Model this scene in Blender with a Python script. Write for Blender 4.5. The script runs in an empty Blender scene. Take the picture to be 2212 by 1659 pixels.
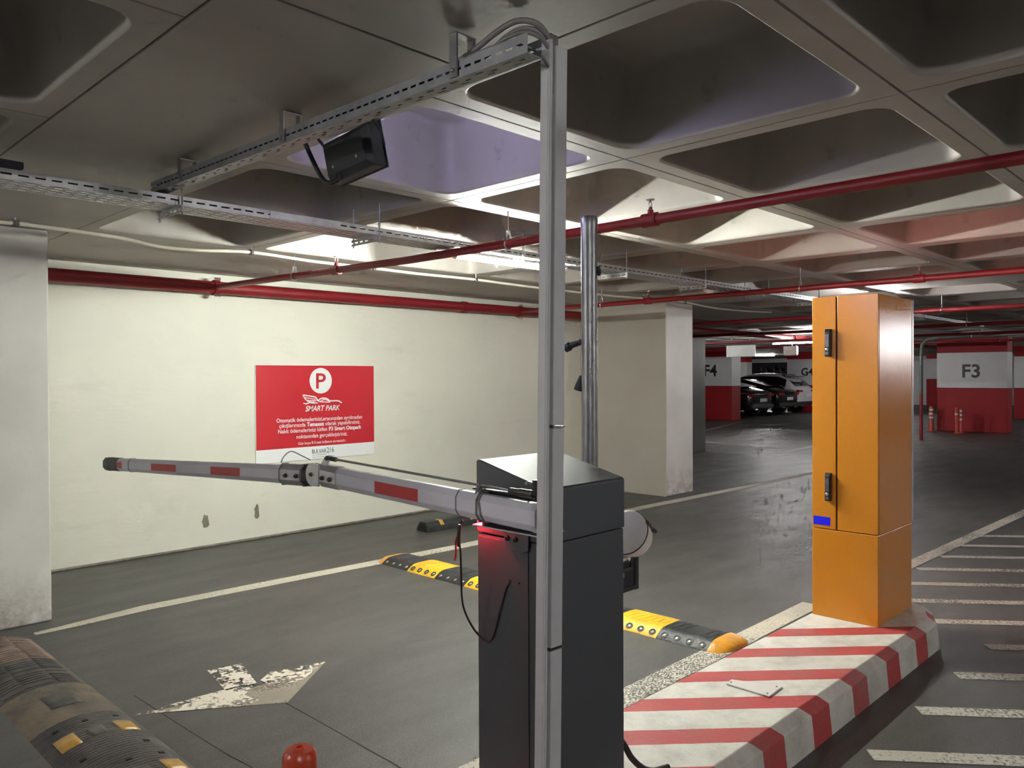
import bpy, bmesh, math, random
from mathutils import Vector, Matrix
random.seed(7)
sc = bpy.context.scene
COL = sc.collection
pi = math.pi

# ------------------------------------------------------------------ camera
def make_camera():
    yaw, pitch, roll, f = math.radians(44.25), math.radians(-0.592), math.radians(-0.27), 1713.0
    fw = Vector((math.cos(yaw) * math.cos(pitch), math.sin(yaw) * math.cos(pitch), math.sin(pitch)))
    r = Vector((math.sin(yaw), -math.cos(yaw), 0)); u = r.cross(fw)
    r2 = math.cos(roll) * r + math.sin(roll) * u
    u2 = -math.sin(roll) * r + math.cos(roll) * u
    cd = bpy.data.cameras.new('camera'); cam = bpy.data.objects.new('camera', cd); COL.objects.link(cam)
    cd.sensor_fit = 'HORIZONTAL'; cd.sensor_width = 36; cd.lens = f / 2212 * 36
    cd.clip_start = .02; cd.clip_end = 200
    m = Matrix((r2, u2, -fw)).transposed().to_4x4(); m.translation = Vector((0, 0, 1.6))
    cam.matrix_world = m
    sc.camera = cam
make_camera()

# ------------------------------------------------------------------ world, exposure
w = bpy.data.worlds.new('garage_dark'); sc.world = w; w.use_nodes = True
w.node_tree.nodes['Background'].inputs[0].default_value = (.5, .5, .55, 1)
w.node_tree.nodes['Background'].inputs[1].default_value = .02
sc.view_settings.view_transform = 'Standard'
sc.view_settings.look = 'None'
sc.view_settings.gamma = 1
sc.view_settings.use_curve_mapping = False
sc.view_settings.exposure = 2.25
sc.cycles.use_denoising = True
sc.cycles.max_bounces = 6
sc.cycles.diffuse_bounces = 4
sc.cycles.glossy_bounces = 3
sc.cycles.use_adaptive_sampling = True
sc.cycles.adaptive_threshold = .1
sc.cycles.adaptive_min_samples = 12
sc.cycles.sample_clamp_indirect = 4.0
TUBE = 150.0            # radiance of the fluorescent tubes

# tubes: (x, y, z, axis, length, strength factor)
TUBES = [
    (3.40, 3.82, 2.372, 'x', 1.08, 1.55),
    (9.0, 3.42, 2.40, 'x', 1.2, .3),
    (18.0, 7.60, 2.34, 'y', 1.2, .85),
    (-4.4, 3.82, 2.515, 'x', 1.2, 2.3),  # unseen, added behind the viewer to light the barrier arm and left column
    (-1.6, -1.9, 2.515, 'x', 1.2, .6),  # unseen, added behind the viewer as fill
    (4.6, -5.4, 2.515, 'x', 1.2, 1.0),  # unseen, added to light the near side of the kiosk
    (15.0, -2.35, 2.40, 'y', 1.2, .26),  # this and the next three are added for the kiosk's highlight
    (19.0, -3.65, 2.40, 'y', 1.2, .45),
    (23.0, -5.0, 2.40, 'y', 1.2, .5),
    (30.0, -7.2, 2.40, 'y', 1.2, .8),
    (31.0, 10.2, 2.515, 'y', 1.2, .8),  # added out of sight to light the parked cars
    (27.0, 1.8, 2.515, 'y', 1.2, .5),  # added out of sight to fill the far bays
    (36.0, 17.5, 2.515, 'y', 1.2, 1.0),
    (14.6, 11.3, 2.40, 'y', 1.2, 1.25),  # added out of sight to light the hanging sign and banded column
]

# ------------------------------------------------------------------ materials
MATS = {}
def _new(name):
    m = bpy.data.materials.new(name); m.use_nodes = True
    nt = m.node_tree; MATS[name] = m
    return m, nt, nt.nodes['Principled BSDF'], nt.nodes['Material Output']
def _noise(nt, scale, detail=5, rough=.55, vec=None, stretch=None):
    n = nt.nodes.new('ShaderNodeTexNoise'); n.inputs['Scale'].default_value = scale
    n.inputs['Detail'].default_value = detail; n.inputs['Roughness'].default_value = rough
    tc = nt.nodes.new('ShaderNodeTexCoord'); src = tc.outputs['Object']
    if stretch:
        mp = nt.nodes.new('ShaderNodeMapping'); mp.inputs['Scale'].default_value = stretch
        nt.links.new(src, mp.inputs['Vector']); src = mp.outputs['Vector']
    nt.links.new(src, n.inputs['Vector'])
    return n.outputs['Fac']
def _ramp(nt, fac, a, b, ca=(0, 0, 0, 1), cb=(1, 1, 1, 1)):
    r = nt.nodes.new('ShaderNodeValToRGB'); e = r.color_ramp.elements
    e[0].position = a; e[1].position = b; e[0].color = ca; e[1].color = cb
    nt.links.new(fac, r.inputs[0]); return r.outputs[0]
def _mix(nt, fac, a, b):
    n = nt.nodes.new('ShaderNodeMix'); n.data_type = 'RGBA'
    for s, v in ((0, fac), (6, a), (7, b)):
        if hasattr(v, 'is_linked'): nt.links.new(v, n.inputs[s])
        else: n.inputs[s].default_value = (*v, 1) if isinstance(v, tuple) and len(v) == 3 else v
    return n.outputs[2]
def _math(nt, op, a, b=None):
    n = nt.nodes.new('ShaderNodeMath'); n.operation = op
    for i, v in enumerate((a, b)):
        if v is None: continue
        if hasattr(v, 'is_linked'): nt.links.new(v, n.inputs[i])
        else: n.inputs[i].default_value = v
    return n.outputs[0]
def _bump(nt, h, strength, dist, bsdf):
    b = nt.nodes.new('ShaderNodeBump'); b.inputs['Strength'].default_value = strength
    b.inputs['Distance'].default_value = dist
    nt.links.new(h, b.inputs['Height']); nt.links.new(b.outputs[0], bsdf.inputs['Normal'])
def pm(name, c1, c2=None, scale=6, rough=.6, metal=0, bump=0, bscale=None, detail=5, spec=.5, lo=.35, hi=.65, stretch=None, coat=0):
    m, nt, b, o = _new(name)
    c2 = c2 or tuple(min(1, x * .8) for x in c1)
    f = _noise(nt, scale, detail, stretch=stretch)
    col = _mix(nt, _ramp(nt, f, lo, hi), c1, c2)
    nt.links.new(col, b.inputs['Base Color'])
    b.inputs['Roughness'].default_value = rough; b.inputs['Metallic'].default_value = metal
    b.inputs['Specular IOR Level'].default_value = spec
    b.inputs['Coat Weight'].default_value = coat
    if bump:
        h = _noise(nt, bscale or scale * 8, 4); _bump(nt, h, bump, .01, b)
    return m
def emis(name, col, strength):
    m, nt, b, o = _new(name)
    b.inputs['Base Color'].default_value = (.8, .8, .8, 1)
    b.inputs['Emission Color'].default_value = (*col, 1); b.inputs['Emission Strength'].default_value = strength
    return m
def worn(name, c1, c2, scale, lo, hi, rough=.7, big=1.6, amount=.5):
    """paint that has partly come off: transparent where the wear noise is low"""
    m, nt, b, o = _new(name)
    f = _noise(nt, scale, 6, .65); g = _noise(nt, big, 3)
    nt.links.new(_mix(nt, _ramp(nt, g, .4, .6), c1, c2), b.inputs['Base Color'])
    b.inputs['Roughness'].default_value = rough
    s = _math(nt, 'ADD', _math(nt, 'MULTIPLY', f, 1 - amount), _math(nt, 'MULTIPLY', g, amount))
    k = _ramp(nt, s, lo, hi)
    t = nt.nodes.new('ShaderNodeBsdfTransparent'); mx = nt.nodes.new('ShaderNodeMixShader')
    nt.links.new(k, mx.inputs[0]); nt.links.new(t.outputs[0], mx.inputs[1]); nt.links.new(b.outputs[0], mx.inputs[2])
    nt.links.new(mx.outputs[0], o.inputs[0])
    return m

def mat_floor():
    m, nt, b, o = _new('asphalt_floor')
    big = _noise(nt, .55, 4, .6); mid = _noise(nt, 3.5, 6, .6, stretch=(.35, 1, 1)); fine = _noise(nt, 130, 3, .75)
    c = _mix(nt, _ramp(nt, big, .35, .65), (.060, .059, .055), (.088, .086, .081))
    c = _mix(nt, _math(nt, 'MULTIPLY', _ramp(nt, mid, .42, .75), .5), c, (.038, .037, .034))
    c = _mix(nt, _math(nt, 'MULTIPLY', _ramp(nt, fine, .54, .70), .7), c, (.21, .207, .198))
    blot = _noise(nt, 16, 6, .7)
    c = _mix(nt, _math(nt, 'MULTIPLY', _ramp(nt, blot, .56, .72), .45), c, (.036, .035, .033))
    c = _mix(nt, _math(nt, 'MULTIPLY', _ramp(nt, blot, .28, .42, (1, 1, 1, 1), (0, 0, 0, 1)), .30), c, (.15, .147, .138))
    nt.links.new(c, b.inputs['Base Color'])
    r = nt.nodes.new('ShaderNodeMapRange'); r.inputs[3].default_value = .34; r.inputs[4].default_value = .62
    nt.links.new(mid, r.inputs[0]); nt.links.new(r.outputs[0], b.inputs['Roughness'])
    b.inputs['Specular IOR Level'].default_value = .55
    _bump(nt, fine, .6, .004, b)
    return m
def mat_wall():
    m, nt, b, o = _new('cream_wall')
    a = _noise(nt, .9, 5, .6); s = _noise(nt, 2.6, 7, .62, stretch=(.5, 1, 1.7)); d = _noise(nt, 9, 6, .7)
    c = _mix(nt, _ramp(nt, a, .35, .65), (.70, .69, .60), (.64, .635, .56))
    c = _mix(nt, _math(nt, 'MULTIPLY', _ramp(nt, s, .60, .74), .30), c, (.46, .46, .41))
    c = _mix(nt, _math(nt, 'MULTIPLY', _ramp(nt, d, .66, .78), .25), c, (.34, .33, .29))
    nt.links.new(c, b.inputs['Base Color']); b.inputs['Roughness'].default_value = .55
    _bump(nt, s, .35, .02, b)
    return m
def mat_ceiling():
    m, nt, b, o = _new('painted_concrete_ceiling')
    a = _noise(nt, 1.3, 6, .6); s = _noise(nt, 7, 7, .65)
    c = _mix(nt, _ramp(nt, a, .35, .65), (.42, .395, .36), (.345, .322, .295))
    c = _mix(nt, _math(nt, 'MULTIPLY', _ramp(nt, s, .62, .78), .45), c, (.13, .115, .10))
    nt.links.new(c, b.inputs['Base Color']); b.inputs['Roughness'].default_value = .55
    b.inputs['Specular IOR Level'].default_value = .4
    _bump(nt, _noise(nt, 22, 5), .12, .01, b)
    return m
def mat_island():
    m, nt, b, o = _new('striped_kerb_paint')
    tc = nt.nodes.new('ShaderNodeTexCoord'); sp = nt.nodes.new('ShaderNodeSeparateXYZ'); nt.links.new(tc.outputs['Object'], sp.inputs[0])
    wob = _math(nt, 'MULTIPLY', _math(nt, 'SUBTRACT', _noise(nt, 14, 3), .5), .012)
    s = _math(nt, 'ADD', _math(nt, 'ADD', sp.outputs[0], _math(nt, 'MULTIPLY', sp.outputs[1], 1.07)), wob)
    k = _math(nt, 'FRACT', _math(nt, 'DIVIDE', _math(nt, 'ADD', s, 10 * .442 - 4.40), .442))
    red = _math(nt, 'LESS_THAN', k, .41)
    red = _math(nt, 'MULTIPLY', red, _math(nt, 'MAXIMUM', _math(nt, 'LESS_THAN', s, 6.42), _math(nt, 'LESS_THAN', sp.outputs[2], .176)))
    n1 = _noise(nt, 6, 8, .7); n2 = _noise(nt, 45, 5, .65); n3 = _noise(nt, 2.2, 4)
    cw = _mix(nt, _ramp(nt, n1, .42, .72), (.68, .65, .59), (.45, .42, .37))
    cr = _mix(nt, _ramp(nt, n1, .4, .75), (.50, .055, .055), (.36, .07, .065))
    c = _mix(nt, red, cw, cr)
    c = _mix(nt, _math(nt, 'MULTIPLY', _ramp(nt, n2, .60, .72), .45), c, (.30, .27, .24))
    c = _mix(nt, _math(nt, 'MULTIPLY', _ramp(nt, n1, .66, .74), .6), c, (.20, .18, .16))
    c = _mix(nt, _math(nt, 'MULTIPLY', _ramp(nt, n3, .5, .75), .3), c, (.26, .23, .20))
    nt.links.new(c, b.inputs['Base Color']); b.inputs['Roughness'].default_value = .6
    _bump(nt, n1, .5, .012, b)
    return m

mat_floor(); mat_wall(); mat_ceiling(); mat_island()
def mat_column():
    m, nt, b, o = _new('white_plaster')
    tc = nt.nodes.new('ShaderNodeTexCoord'); sp = nt.nodes.new('ShaderNodeSeparateXYZ'); nt.links.new(tc.outputs['Object'], sp.inputs[0])
    a = _noise(nt, 1.7, 5); d = _noise(nt, 7, 8, .72); e = _noise(nt, 26, 6, .7)
    c = _mix(nt, _ramp(nt, a, .35, .65), (.64, .63, .60), (.56, .55, .52))
    foot = nt.nodes.new('ShaderNodeMapRange'); foot.inputs[1].default_value = .42; foot.inputs[2].default_value = .02
    nt.links.new(sp.outputs[2], foot.inputs[0])
    k = _math(nt, 'MULTIPLY', _ramp(nt, d, .40, .66), foot.outputs[0])
    c = _mix(nt, _math(nt, 'MULTIPLY', k, .85), c, (.20, .17, .13))
    c = _mix(nt, _math(nt, 'MULTIPLY', _ramp(nt, e, .66, .76), .3), c, (.34, .31, .26))
    nt.links.new(c, b.inputs['Base Color']); b.inputs['Roughness'].default_value = .6
    _bump(nt, d, .2, .01, b)
mat_column()
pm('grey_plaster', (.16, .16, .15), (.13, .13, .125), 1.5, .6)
pm('red_paint', (.36, .018, .022), (.31, .016, .02), 1.5, .6, spec=.3)
pm('white_paint', (.70, .70, .70), (.62, .62, .62), 1.5, .5)
pm('darker_cream', (.55, .54, .475), (.50, .49, .43), 1.2, .6)
pm('red_pipe', (.23, .010, .016), (.19, .009, .014), 4, .45)
pm('galvanised', (.62, .63, .64), (.44, .45, .47), 14, .42, .85, lo=.3, hi=.7)
pm('galvanised_shaded', (.36, .37, .39), (.26, .27, .285), 14, .45, .8, lo=.3, hi=.7)  # galvanised darkened to put the narrow tray's shadow into its colour
pm('galvanised_dark', (.30, .30, .31), (.21, .21, .22), 40, .40, .9, bump=.03, bscale=120, stretch=(1, 1, .35))
pm('steel_bright', (.72, .72, .74), (.6, .6, .62), 20, .28, 1)
pm('rod_steel', (.42, .42, .42), (.3, .3, .3), 20, .4, .9)
pm('duct_grey', (.52, .52, .53), (.45, .45, .46), 5, .45)
pm('cable_grey', (.20, .19, .18), (.15, .145, .14), 12, .5)
pm('cable_black', (.010, .010, .012), (.016, .016, .018), 12, .5)
pm('conduit_white', (.72, .68, .58), (.62, .58, .49), 6, .5)
pm('housing_black', (.012, .014, .02), (.018, .02, .027), 12, .5, bump=.1)
pm('cabinet_grey', (.042, .047, .056), (.037, .042, .051), 60, .52, bump=.03, bscale=400, spec=.8)
pm('cabinet_teal', (.10, .11, .11), (.08, .09, .09), 5, .5)
pm('cabinet_seam', (.006, .006, .006), (.01, .01, .01), 9, .8)
pm('kiosk_orange', (.66, .25, .018), (.64, .24, .016), 60, .23, bump=.04, bscale=330, spec=.5)
pm('kiosk_gap', (.004, .002, .001), (.006, .003, .001), 8, .9)
pm('kiosk_bezel', (.62, .60, .60), (.55, .53, .53), 6, .3, .3)
pm('handle_metal', (.055, .055, .065), (.035, .035, .042), 40, .3, .6)
pm('handle_plate', (.20, .20, .23), (.14, .14, .16), 60, .32, .7)
pm('sticker_blue', (0, 0, 1), (0, 0, .98), 3, .6)
pm('arm_white', (.66, .65, .72), (.58, .57, .63), 5, .42)
pm('arm_steel', (.55, .55, .58), (.42, .42, .45), 9, .35, .6)
pm('reflect_red', (.50, .012, .014), (.44, .012, .014), 60, .35)
pm('rubber_black', (.022, .023, .025), (.035, .036, .038), 9, .5, bump=.35, bscale=60)
pm('rubber_dark_worn', (.060, .058, .056), (.115, .105, .095), 7, .62, bump=.6, bscale=26, lo=.4, hi=.7)
pm('rubber_pink_worn', (.26, .185, .145), (.11, .095, .085), 9, .65, bump=.7, bscale=24, lo=.42, hi=.7)
pm('rubber_tan_worn', (.175, .14, .10), (.080, .072, .064), 6, .65, bump=.6, bscale=20, lo=.42, hi=.7)
pm('rubber_yellow', (.78, .47, .02), (.50, .30, .03), 9, .45, bump=.45, bscale=55, lo=.5, hi=.8)
pm('rubber_orange', (.72, .33, .03), (.5, .22, .03), 9, .42, bump=.45, bscale=45, lo=.5, hi=.8)
pm('reflector_yellow', (.55, .33, .07), (.46, .27, .06), 40, .35)
pm('cats_eye', (.34, .32, .30), (.22, .20, .19), 60, .2, .1)
pm('socket_dark', (.03, .028, .022), (.04, .037, .03), 8, .6)
pm('post_orange', (.50, .060, .022), (.42, .05, .02), 7, .3)
pm('post_orange_far', (.62, .09, .05), (.5, .07, .04), 7, .45)
pm('sign_white', (.80, .82, .83), (.76, .78, .79), 2, .4)
pm('sign_red', (.56, .022, .035), (.54, .022, .035), 2, .38)
pm('sign_ink', (.08, .13, .13), (.10, .15, .15), 2, .5)
pm('letter_black', (.014, .014, .014), (.02, .02, .02), 4, .5)
pm('plastic_white', (.70, .66, .62), (.64, .60, .56), 9, .45)
pm('hinge_dark', (.09, .08, .07), (.06, .055, .05), 9, .4, .6)
pm('car_black', (.008, .008, .010), (.010, .010, .012), 2, .18, coat=.6)
pm('car_white', (.62, .61, .65), (.60, .59, .63), 2, .22, coat=.6)
pm('car_glass', (.012, .010, .012), (.015, .013, .015), 2, .06)
pm('tyre', (.012, .012, .012), (.018, .018, .018), 20, .7)
pm('tail_light', (.30, .01, .015), (.22, .008, .012), 6, .15)
pm('chip_dark', (.16, .145, .115), (.26, .24, .20), 12, .8)
pm('board_dark', (.030, .030, .036), (.020, .020, .024), 2, .35)
pm('hang_sign', (.56, .60, .56), (.50, .54, .50), 3, .5)
pm('plate_white', (.6, .6, .62), (.52, .52, .54), 4, .4)
worn('line_paint', (.62, .58, .48), (.46, .43, .36), 60, .36, .46, amount=.35)
worn('line_paint_speckled', (.66, .63, .54), (.52, .49, .42), 95, .44, .50, amount=.3)
worn('hatch_paint', (.52, .49, .42), (.40, .38, .33), 55, .36, .50, amount=.4)
worn('arrow_paint', (.78, .72, .62), (.74, .68, .57), 34, .47, .50, big=5.5, amount=.5)
worn('arrow_tan', (.36, .31, .25), (.28, .25, .20), 70, .40, .48, big=4.0, amount=.45)
worn('line_faint', (.34, .33, .31), (.26, .25, .24), 30, .36, .50, amount=.4)
emis('red_led', (1, .02, .04), 130)
emis('unseen_red_glow', (1, .36, .30), 9)
emis('flood_face', (.60, .58, 1.0), 12)
TUBEMATS = {}
def tube_mat(k):
    if k not in TUBEMATS:
        TUBEMATS[k] = emis('fluorescent_glow_%d' % int(k * 100), (.97, 1.0, .90) if k == 1.55 else (1.0, .975, .97), TUBE * k)
    return TUBEMATS[k]

# ------------------------------------------------------------------ geometry helpers
ORG = {}
EXT = [None]
class G:
    def __init__(s): s.v = []; s.f = []
    def add(s, vs, fs):
        n = len(s.v); s.v += [tuple(x) for x in vs]; s.f += [tuple(i + n for i in f) for f in fs]; return s
    def box(s, x0, x1, y0, y1, z0, z1):
        return s.add([(x0, y0, z0), (x1, y0, z0), (x1, y1, z0), (x0, y1, z0), (x0, y0, z1), (x1, y0, z1), (x1, y1, z1), (x0, y1, z1)],
                     [(0, 3, 2, 1), (4, 5, 6, 7), (0, 1, 5, 4), (1, 2, 6, 5), (2, 3, 7, 6), (3, 0, 4, 7)])
    def prism(s, poly, axis, a, b):
        n = len(poly)
        def P(p, c): return {'x': (c, p[0], p[1]), 'y': (p[0], c, p[1]), 'z': (p[0], p[1], c)}[axis]
        vs = [P(p, a) for p in poly] + [P(p, b) for p in poly]
        fs = [tuple(range(n)), tuple(range(2 * n - 1, n - 1, -1))] + [(i, (i + 1) % n, n + (i + 1) % n, n + i) for i in range(n)]
        return s.add(vs, fs)
    def tube(s, pts, r, n=8, cap=True):
        pts = [Vector(p) for p in pts]; rings = []; up = None
        for i, p in enumerate(pts):
            t = (pts[min(i + 1, len(pts) - 1)] - pts[max(i - 1, 0)]).normalized()
            if up is None:
                up = Vector((0, 0, 1)) if abs(t.z) < .9 else Vector((1, 0, 0))
            a = t.cross(up).normalized(); b = a.cross(t).normalized(); up = b
            rr = r[i] if isinstance(r, (list, tuple)) else r
            rings.append([p + rr * (math.cos(2 * pi * k / n) * a + math.sin(2 * pi * k / n) * b) for k in range(n)])
        vs = [q for R in rings for q in R]; fs = []
        for i in range(len(rings) - 1):
            for k in range(n): fs.append((i * n + k, i * n + (k + 1) % n, (i + 1) * n + (k + 1) % n, (i + 1) * n + k))
        if cap: fs += [tuple(range(n)), tuple(range(len(vs) - 1, len(vs) - n - 1, -1))]
        return s.add(vs, fs)
    def lathe(s, prof, c=(0, 0, 0), n=24, M=None):
        vs = []; fs = []; c = Vector(c)
        for r, z in prof:
            for k in range(n):
                q = Vector((r * math.cos(2 * pi * k / n), r * math.sin(2 * pi * k / n), z))
                vs.append((M @ q if M else q) + c)
        for i in range(len(prof) - 1):
            for k in range(n): fs.append((i * n + k, i * n + (k + 1) % n, (i + 1) * n + (k + 1) % n, (i + 1) * n + k))
        if prof[0][0] > 1e-6: fs.append(tuple(range(n - 1, -1, -1)))
        if prof[-1][0] > 1e-6: fs.append(tuple(range(len(vs) - n, len(vs))))
        return s.add(vs, fs)
    def loft(s, rings, closed=True, cap=False):
        n = len(rings[0]); vs = [p for R in rings for p in R]; fs = []
        for i in range(len(rings) - 1):
            for k in range(n if closed else n - 1):
                fs.append((i * n + k, i * n + (k + 1) % n, (i + 1) * n + (k + 1) % n, (i + 1) * n + k))
        if cap: fs += [tuple(range(n - 1, -1, -1)), tuple(range(len(vs) - n, len(vs)))]
        return s.add(vs, fs)
    def mesh(s, name, o=Vector((0, 0, 0)), smooth=None, merge=True):
        me = bpy.data.meshes.new(name); bm = bmesh.new()
        vv = [bm.verts.new(Vector(p) - o) for p in s.v]
        for f in s.f:
            try: bm.faces.new([vv[i] for i in f])
            except ValueError: pass
        if merge: bmesh.ops.remove_doubles(bm, verts=bm.verts, dist=1e-5)
        bmesh.ops.recalc_face_normals(bm, faces=bm.faces)
        bm.to_mesh(me); bm.free()
        if smooth:
            for p in me.polygons: p.use_smooth = True
            me.set_sharp_from_angle(angle=math.radians(smooth))
        return me
    def build(s, name, mat, parent=None, bevel=0, smooth=None, solid=0, subsurf=0, merge=True):
        o = ORG.get(parent.name, Vector((0, 0, 0))) if parent else Vector((0, 0, 0))
        me = s.mesh(name, o, smooth, merge); me.materials.append(MATS[mat] if isinstance(mat, str) else mat)
        ob = bpy.data.objects.new(name, me); COL.objects.link(ob)
        if parent: ob.parent = parent; ORG[ob.name] = o
        if solid:
            md = ob.modifiers.new('thickness', 'SOLIDIFY'); md.thickness = solid; md.offset = 0
        if bevel:
            md = ob.modifiers.new('edge', 'BEVEL'); md.width = bevel; md.segments = 2; md.limit_method = 'ANGLE'
        if subsurf:
            md = ob.modifiers.new('sub', 'SUBSURF'); md.levels = md.render_levels = subsurf
        return ob
def tag(o, label, cat, group=None):
    o['label'] = label; o['category'] = cat
    if group: o['group'] = group
    return o
def struct(o, label=None):
    o['kind'] = 'structure'
    if label: o['label'] = label
    return o
def thing(name, label, cat, loc=(0, 0, 0), group=None):
    e = bpy.data.objects.new(name, None); COL.objects.link(e); e.location = loc; e.empty_display_size = .1
    ORG[e.name] = Vector(loc)
    return tag(e, label, cat, group)
def link_copy(src, parent, loc=None):
    c = src.copy(); COL.objects.link(c); c.parent = parent
    if loc is not None: c.location = loc
    if parent: ORG[c.name] = ORG.get(parent.name, Vector((0, 0, 0)))
    return c
def copy_tree(o, loc, label=None, parent=None, rz=None):
    c = o.copy(); COL.objects.link(c); c.parent = parent
    if parent is None:
        c.location = loc; ORG[c.name] = Vector(loc)
        if rz is not None: c.rotation_euler.z = rz
        if label: c['label'] = label
    for ch in [x for x in bpy.data.objects if x.parent == o and x.name in COL.objects]:
        copy_tree(ch, None, None, c)
    return c
def font_extent(body, offset=0, shear=0):
    cu = bpy.data.curves.new('measure', 'FONT'); cu.body = body; cu.offset = offset; cu.size = 1; cu.resolution_u = 1
    tmp = bpy.data.objects.new('measure', cu); COL.objects.link(tmp)
    dg = bpy.context.evaluated_depsgraph_get(); dg.update()
    me = bpy.data.meshes.new_from_object(tmp.evaluated_get(dg)); bpy.data.objects.remove(tmp)
    xs = [v.co.x for v in me.vertices]; bpy.data.meshes.remove(me)
    return max(xs)
def text(name, body, mat, parent, origin, ax, width=None, height=None, offset=0, shear=0, align='c', thick=.002, keep=None, ext=None):
    """flat lettering lying on a surface; origin = baseline centre, ax = reading direction, up = +Z"""
    cu = bpy.data.curves.new(name, 'FONT'); cu.body = body; cu.offset = offset; cu.shear = shear; cu.size = 1; cu.extrude = 0
    cu.resolution_u = 3
    tmp = bpy.data.objects.new(name + '_tmp', cu); COL.objects.link(tmp)
    dg = bpy.context.evaluated_depsgraph_get(); dg.update()
    me = bpy.data.meshes.new_from_object(tmp.evaluated_get(dg))
    bpy.data.objects.remove(tmp)
    xs = [v.co.x for v in me.vertices]; ys = [v.co.y for v in me.vertices]
    x0, x1, y1 = min(xs), max(xs), max(ys)
    if ext: x0, x1, y1 = ext
    EXT[0] = (x0, x1, y1)
    sx = width / (x1 - x0) if width else height / y1
    sy = height / y1 if height else sx
    if not width: sx = sy
    ax = Vector(ax); up = Vector((0, 0, 1)); nrm = ax.cross(up); org = Vector(origin)
    o = ORG.get(parent.name, Vector((0, 0, 0)))
    for v in me.vertices:
        x = (v.co.x - (x0 + x1) / 2) * sx; y = v.co.y * sy
        v.co = org + ax * x + up * y - o
    bm = bmesh.new(); bm.from_mesh(me)
    if keep:
        lo, hi = [org.x - o.x + (k - (x0 + x1) / 2) * sx for k in keep]
        bmesh.ops.delete(bm, geom=[v for v in bm.verts if not lo <= v.co.x <= hi], context='VERTS')
    ret = bmesh.ops.extrude_face_region(bm, geom=bm.faces[:])
    bmesh.ops.translate(bm, verts=[g for g in ret['geom'] if isinstance(g, bmesh.types.BMVert)], vec=nrm * thick)
    bmesh.ops.recalc_face_normals(bm, faces=bm.faces); bm.to_mesh(me); bm.free()
    for p in me.polygons: p.use_smooth = False
    me.materials.clear(); me.materials.append(MATS[mat])
    ob = bpy.data.objects.new(name, me); COL.objects.link(ob); ob.parent = parent; ORG[ob.name] = o
    return ob

# ------------------------------------------------------------------ the shell
ZC = 2.57                      # soffit of the slab
PITCH = 1.1776                 # waffle pitch
GX0, GY0 = 1.736, 5.659        # first grid lines
BANDW = .806
BAYX = 6 * PITCH + BANDW
floor = struct(G().box(-10, 46, -14, 30, -.2, 0).build('floor', 'asphalt_floor'))
ceiling = struct(G().box(-10, 46, -14, 30, ZC + .45, ZC + .6).build('ceiling', 'painted_concrete_ceiling'))
wl = struct(G().box(-10, 9.5, 7.25, 7.55, 0, ZC + .1).build('wall_left', 'cream_wall'))
struct(G().box(-10.3, -10, -14, 7.55, 0, ZC + .1).build('wall_back', 'white_plaster'))
struct(G().box(46, 46.3, -14, 30, 0, ZC + .1).build('wall_far', 'white_plaster'))
struct(G().box(-10, 46, -14.3, -14, 0, ZC + .1).build('wall_right', 'white_plaster'))
struct(G().box(9.5, 46, 30, 30.3, 0, ZC + .1).build('wall_end', 'white_plaster'))

def rrect(h, r, z, k=5):
    out = []
    for q, (sx, sy) in enumerate(((1, 1), (-1, 1), (-1, -1), (1, -1))):
        for i in range(k):
            a = q * pi / 2 + (pi / 2) * i / (k - 1)
            out.append((sx * (h - r) + r * math.cos(a), sy * (h - r) + r * math.sin(a), z))
    return out
def coffer_mesh():
    P = PITCH / 2; a = .502
    rings = [(P - .0003, .002, .008), (P - .005, .002, 0), (a + .006, .10, 0), (a, .096, .003), (a - .006, .09, .012), (a - .009, .087, .026), (a - .0105, .0866, .036),
             (a - .0535, .0754, .296), (a - .055, .075, .305), (a - .060, .074, .325), (a - .075, .07, .342), (a - .10, .06, .348), (a - .12, .05, .349)]
    g = G(); g.loft([rrect(h, r, z, 6) for h, r, z in rings])
    n = 24; last = len(g.v) - n; g.f.append(tuple(range(last, last + n)))
    me = g.mesh('coffer', smooth=60)
    for p in me.polygons:
        if p.normal.z < -.99 or p.normal.z > .99: p.use_smooth = False
    return me
CM = coffer_mesh(); CM.materials.append(MATS['painted_concrete_ceiling'])
def coffer(x, y):
    o = bpy.data.objects.new('coffer', CM); COL.objects.link(o); o.parent = ceiling; o.location = (x, y, ZC)
for bay in range(3):
    for i in range(6):
        x = GX0 + bay * BAYX + (i + .5) * PITCH
        for j in range(6): coffer(x, GY0 - (j + .5) * PITCH)
        if bay > 0:
            for j in range(6): coffer(x, 7.25 + (j + .5) * PITCH)
for i in range(2):
    for j in range(6): coffer(.93 - (i + .5) * PITCH, GY0 - (j + .5) * PITCH)
def slab(x0, x1, y0, y1, name='slab_panel'):
    g = .0035
    b = G().box(x0 + g, x1 - g, y0 + g, y1 - g, ZC, ZC + .3)
    return b.build(name, 'painted_concrete_ceiling', ceiling, bevel=.004)
for b in range(4):
    x0 = .93 + b * BAYX; x1 = x0 + BANDW
    if b == 0:
        for y0, y1 in ((-1.4, 1.86), (1.86, GY0), (GY0, 7.25)): slab(x0, x1, y0, y1)
    else:
        for y0, y1 in ((-1.4, GY0), (GY0, 7.25), (7.25, 14.31)): slab(x0, x1, y0, y1)
for b in range(3):
    x0 = GX0 + b * BAYX; x1 = x0 + 6 * PITCH
    slab(x0, x1, GY0, 7.25); slab(x0, x1, -2.4, -1.4); 
    if b: slab(x0, x1, 14.31, 15.6)
slab(-10, .93, GY0, 7.25); slab(-10, .93 - 2 * PITCH, -1.4, GY0); slab(-10, 46, -14, -2.4); slab(-10, GX0, -2.4, -1.4)
slab(25.36, 46, -2.4, 30); slab(9.6, 25.36, 15.6, 30)

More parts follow.
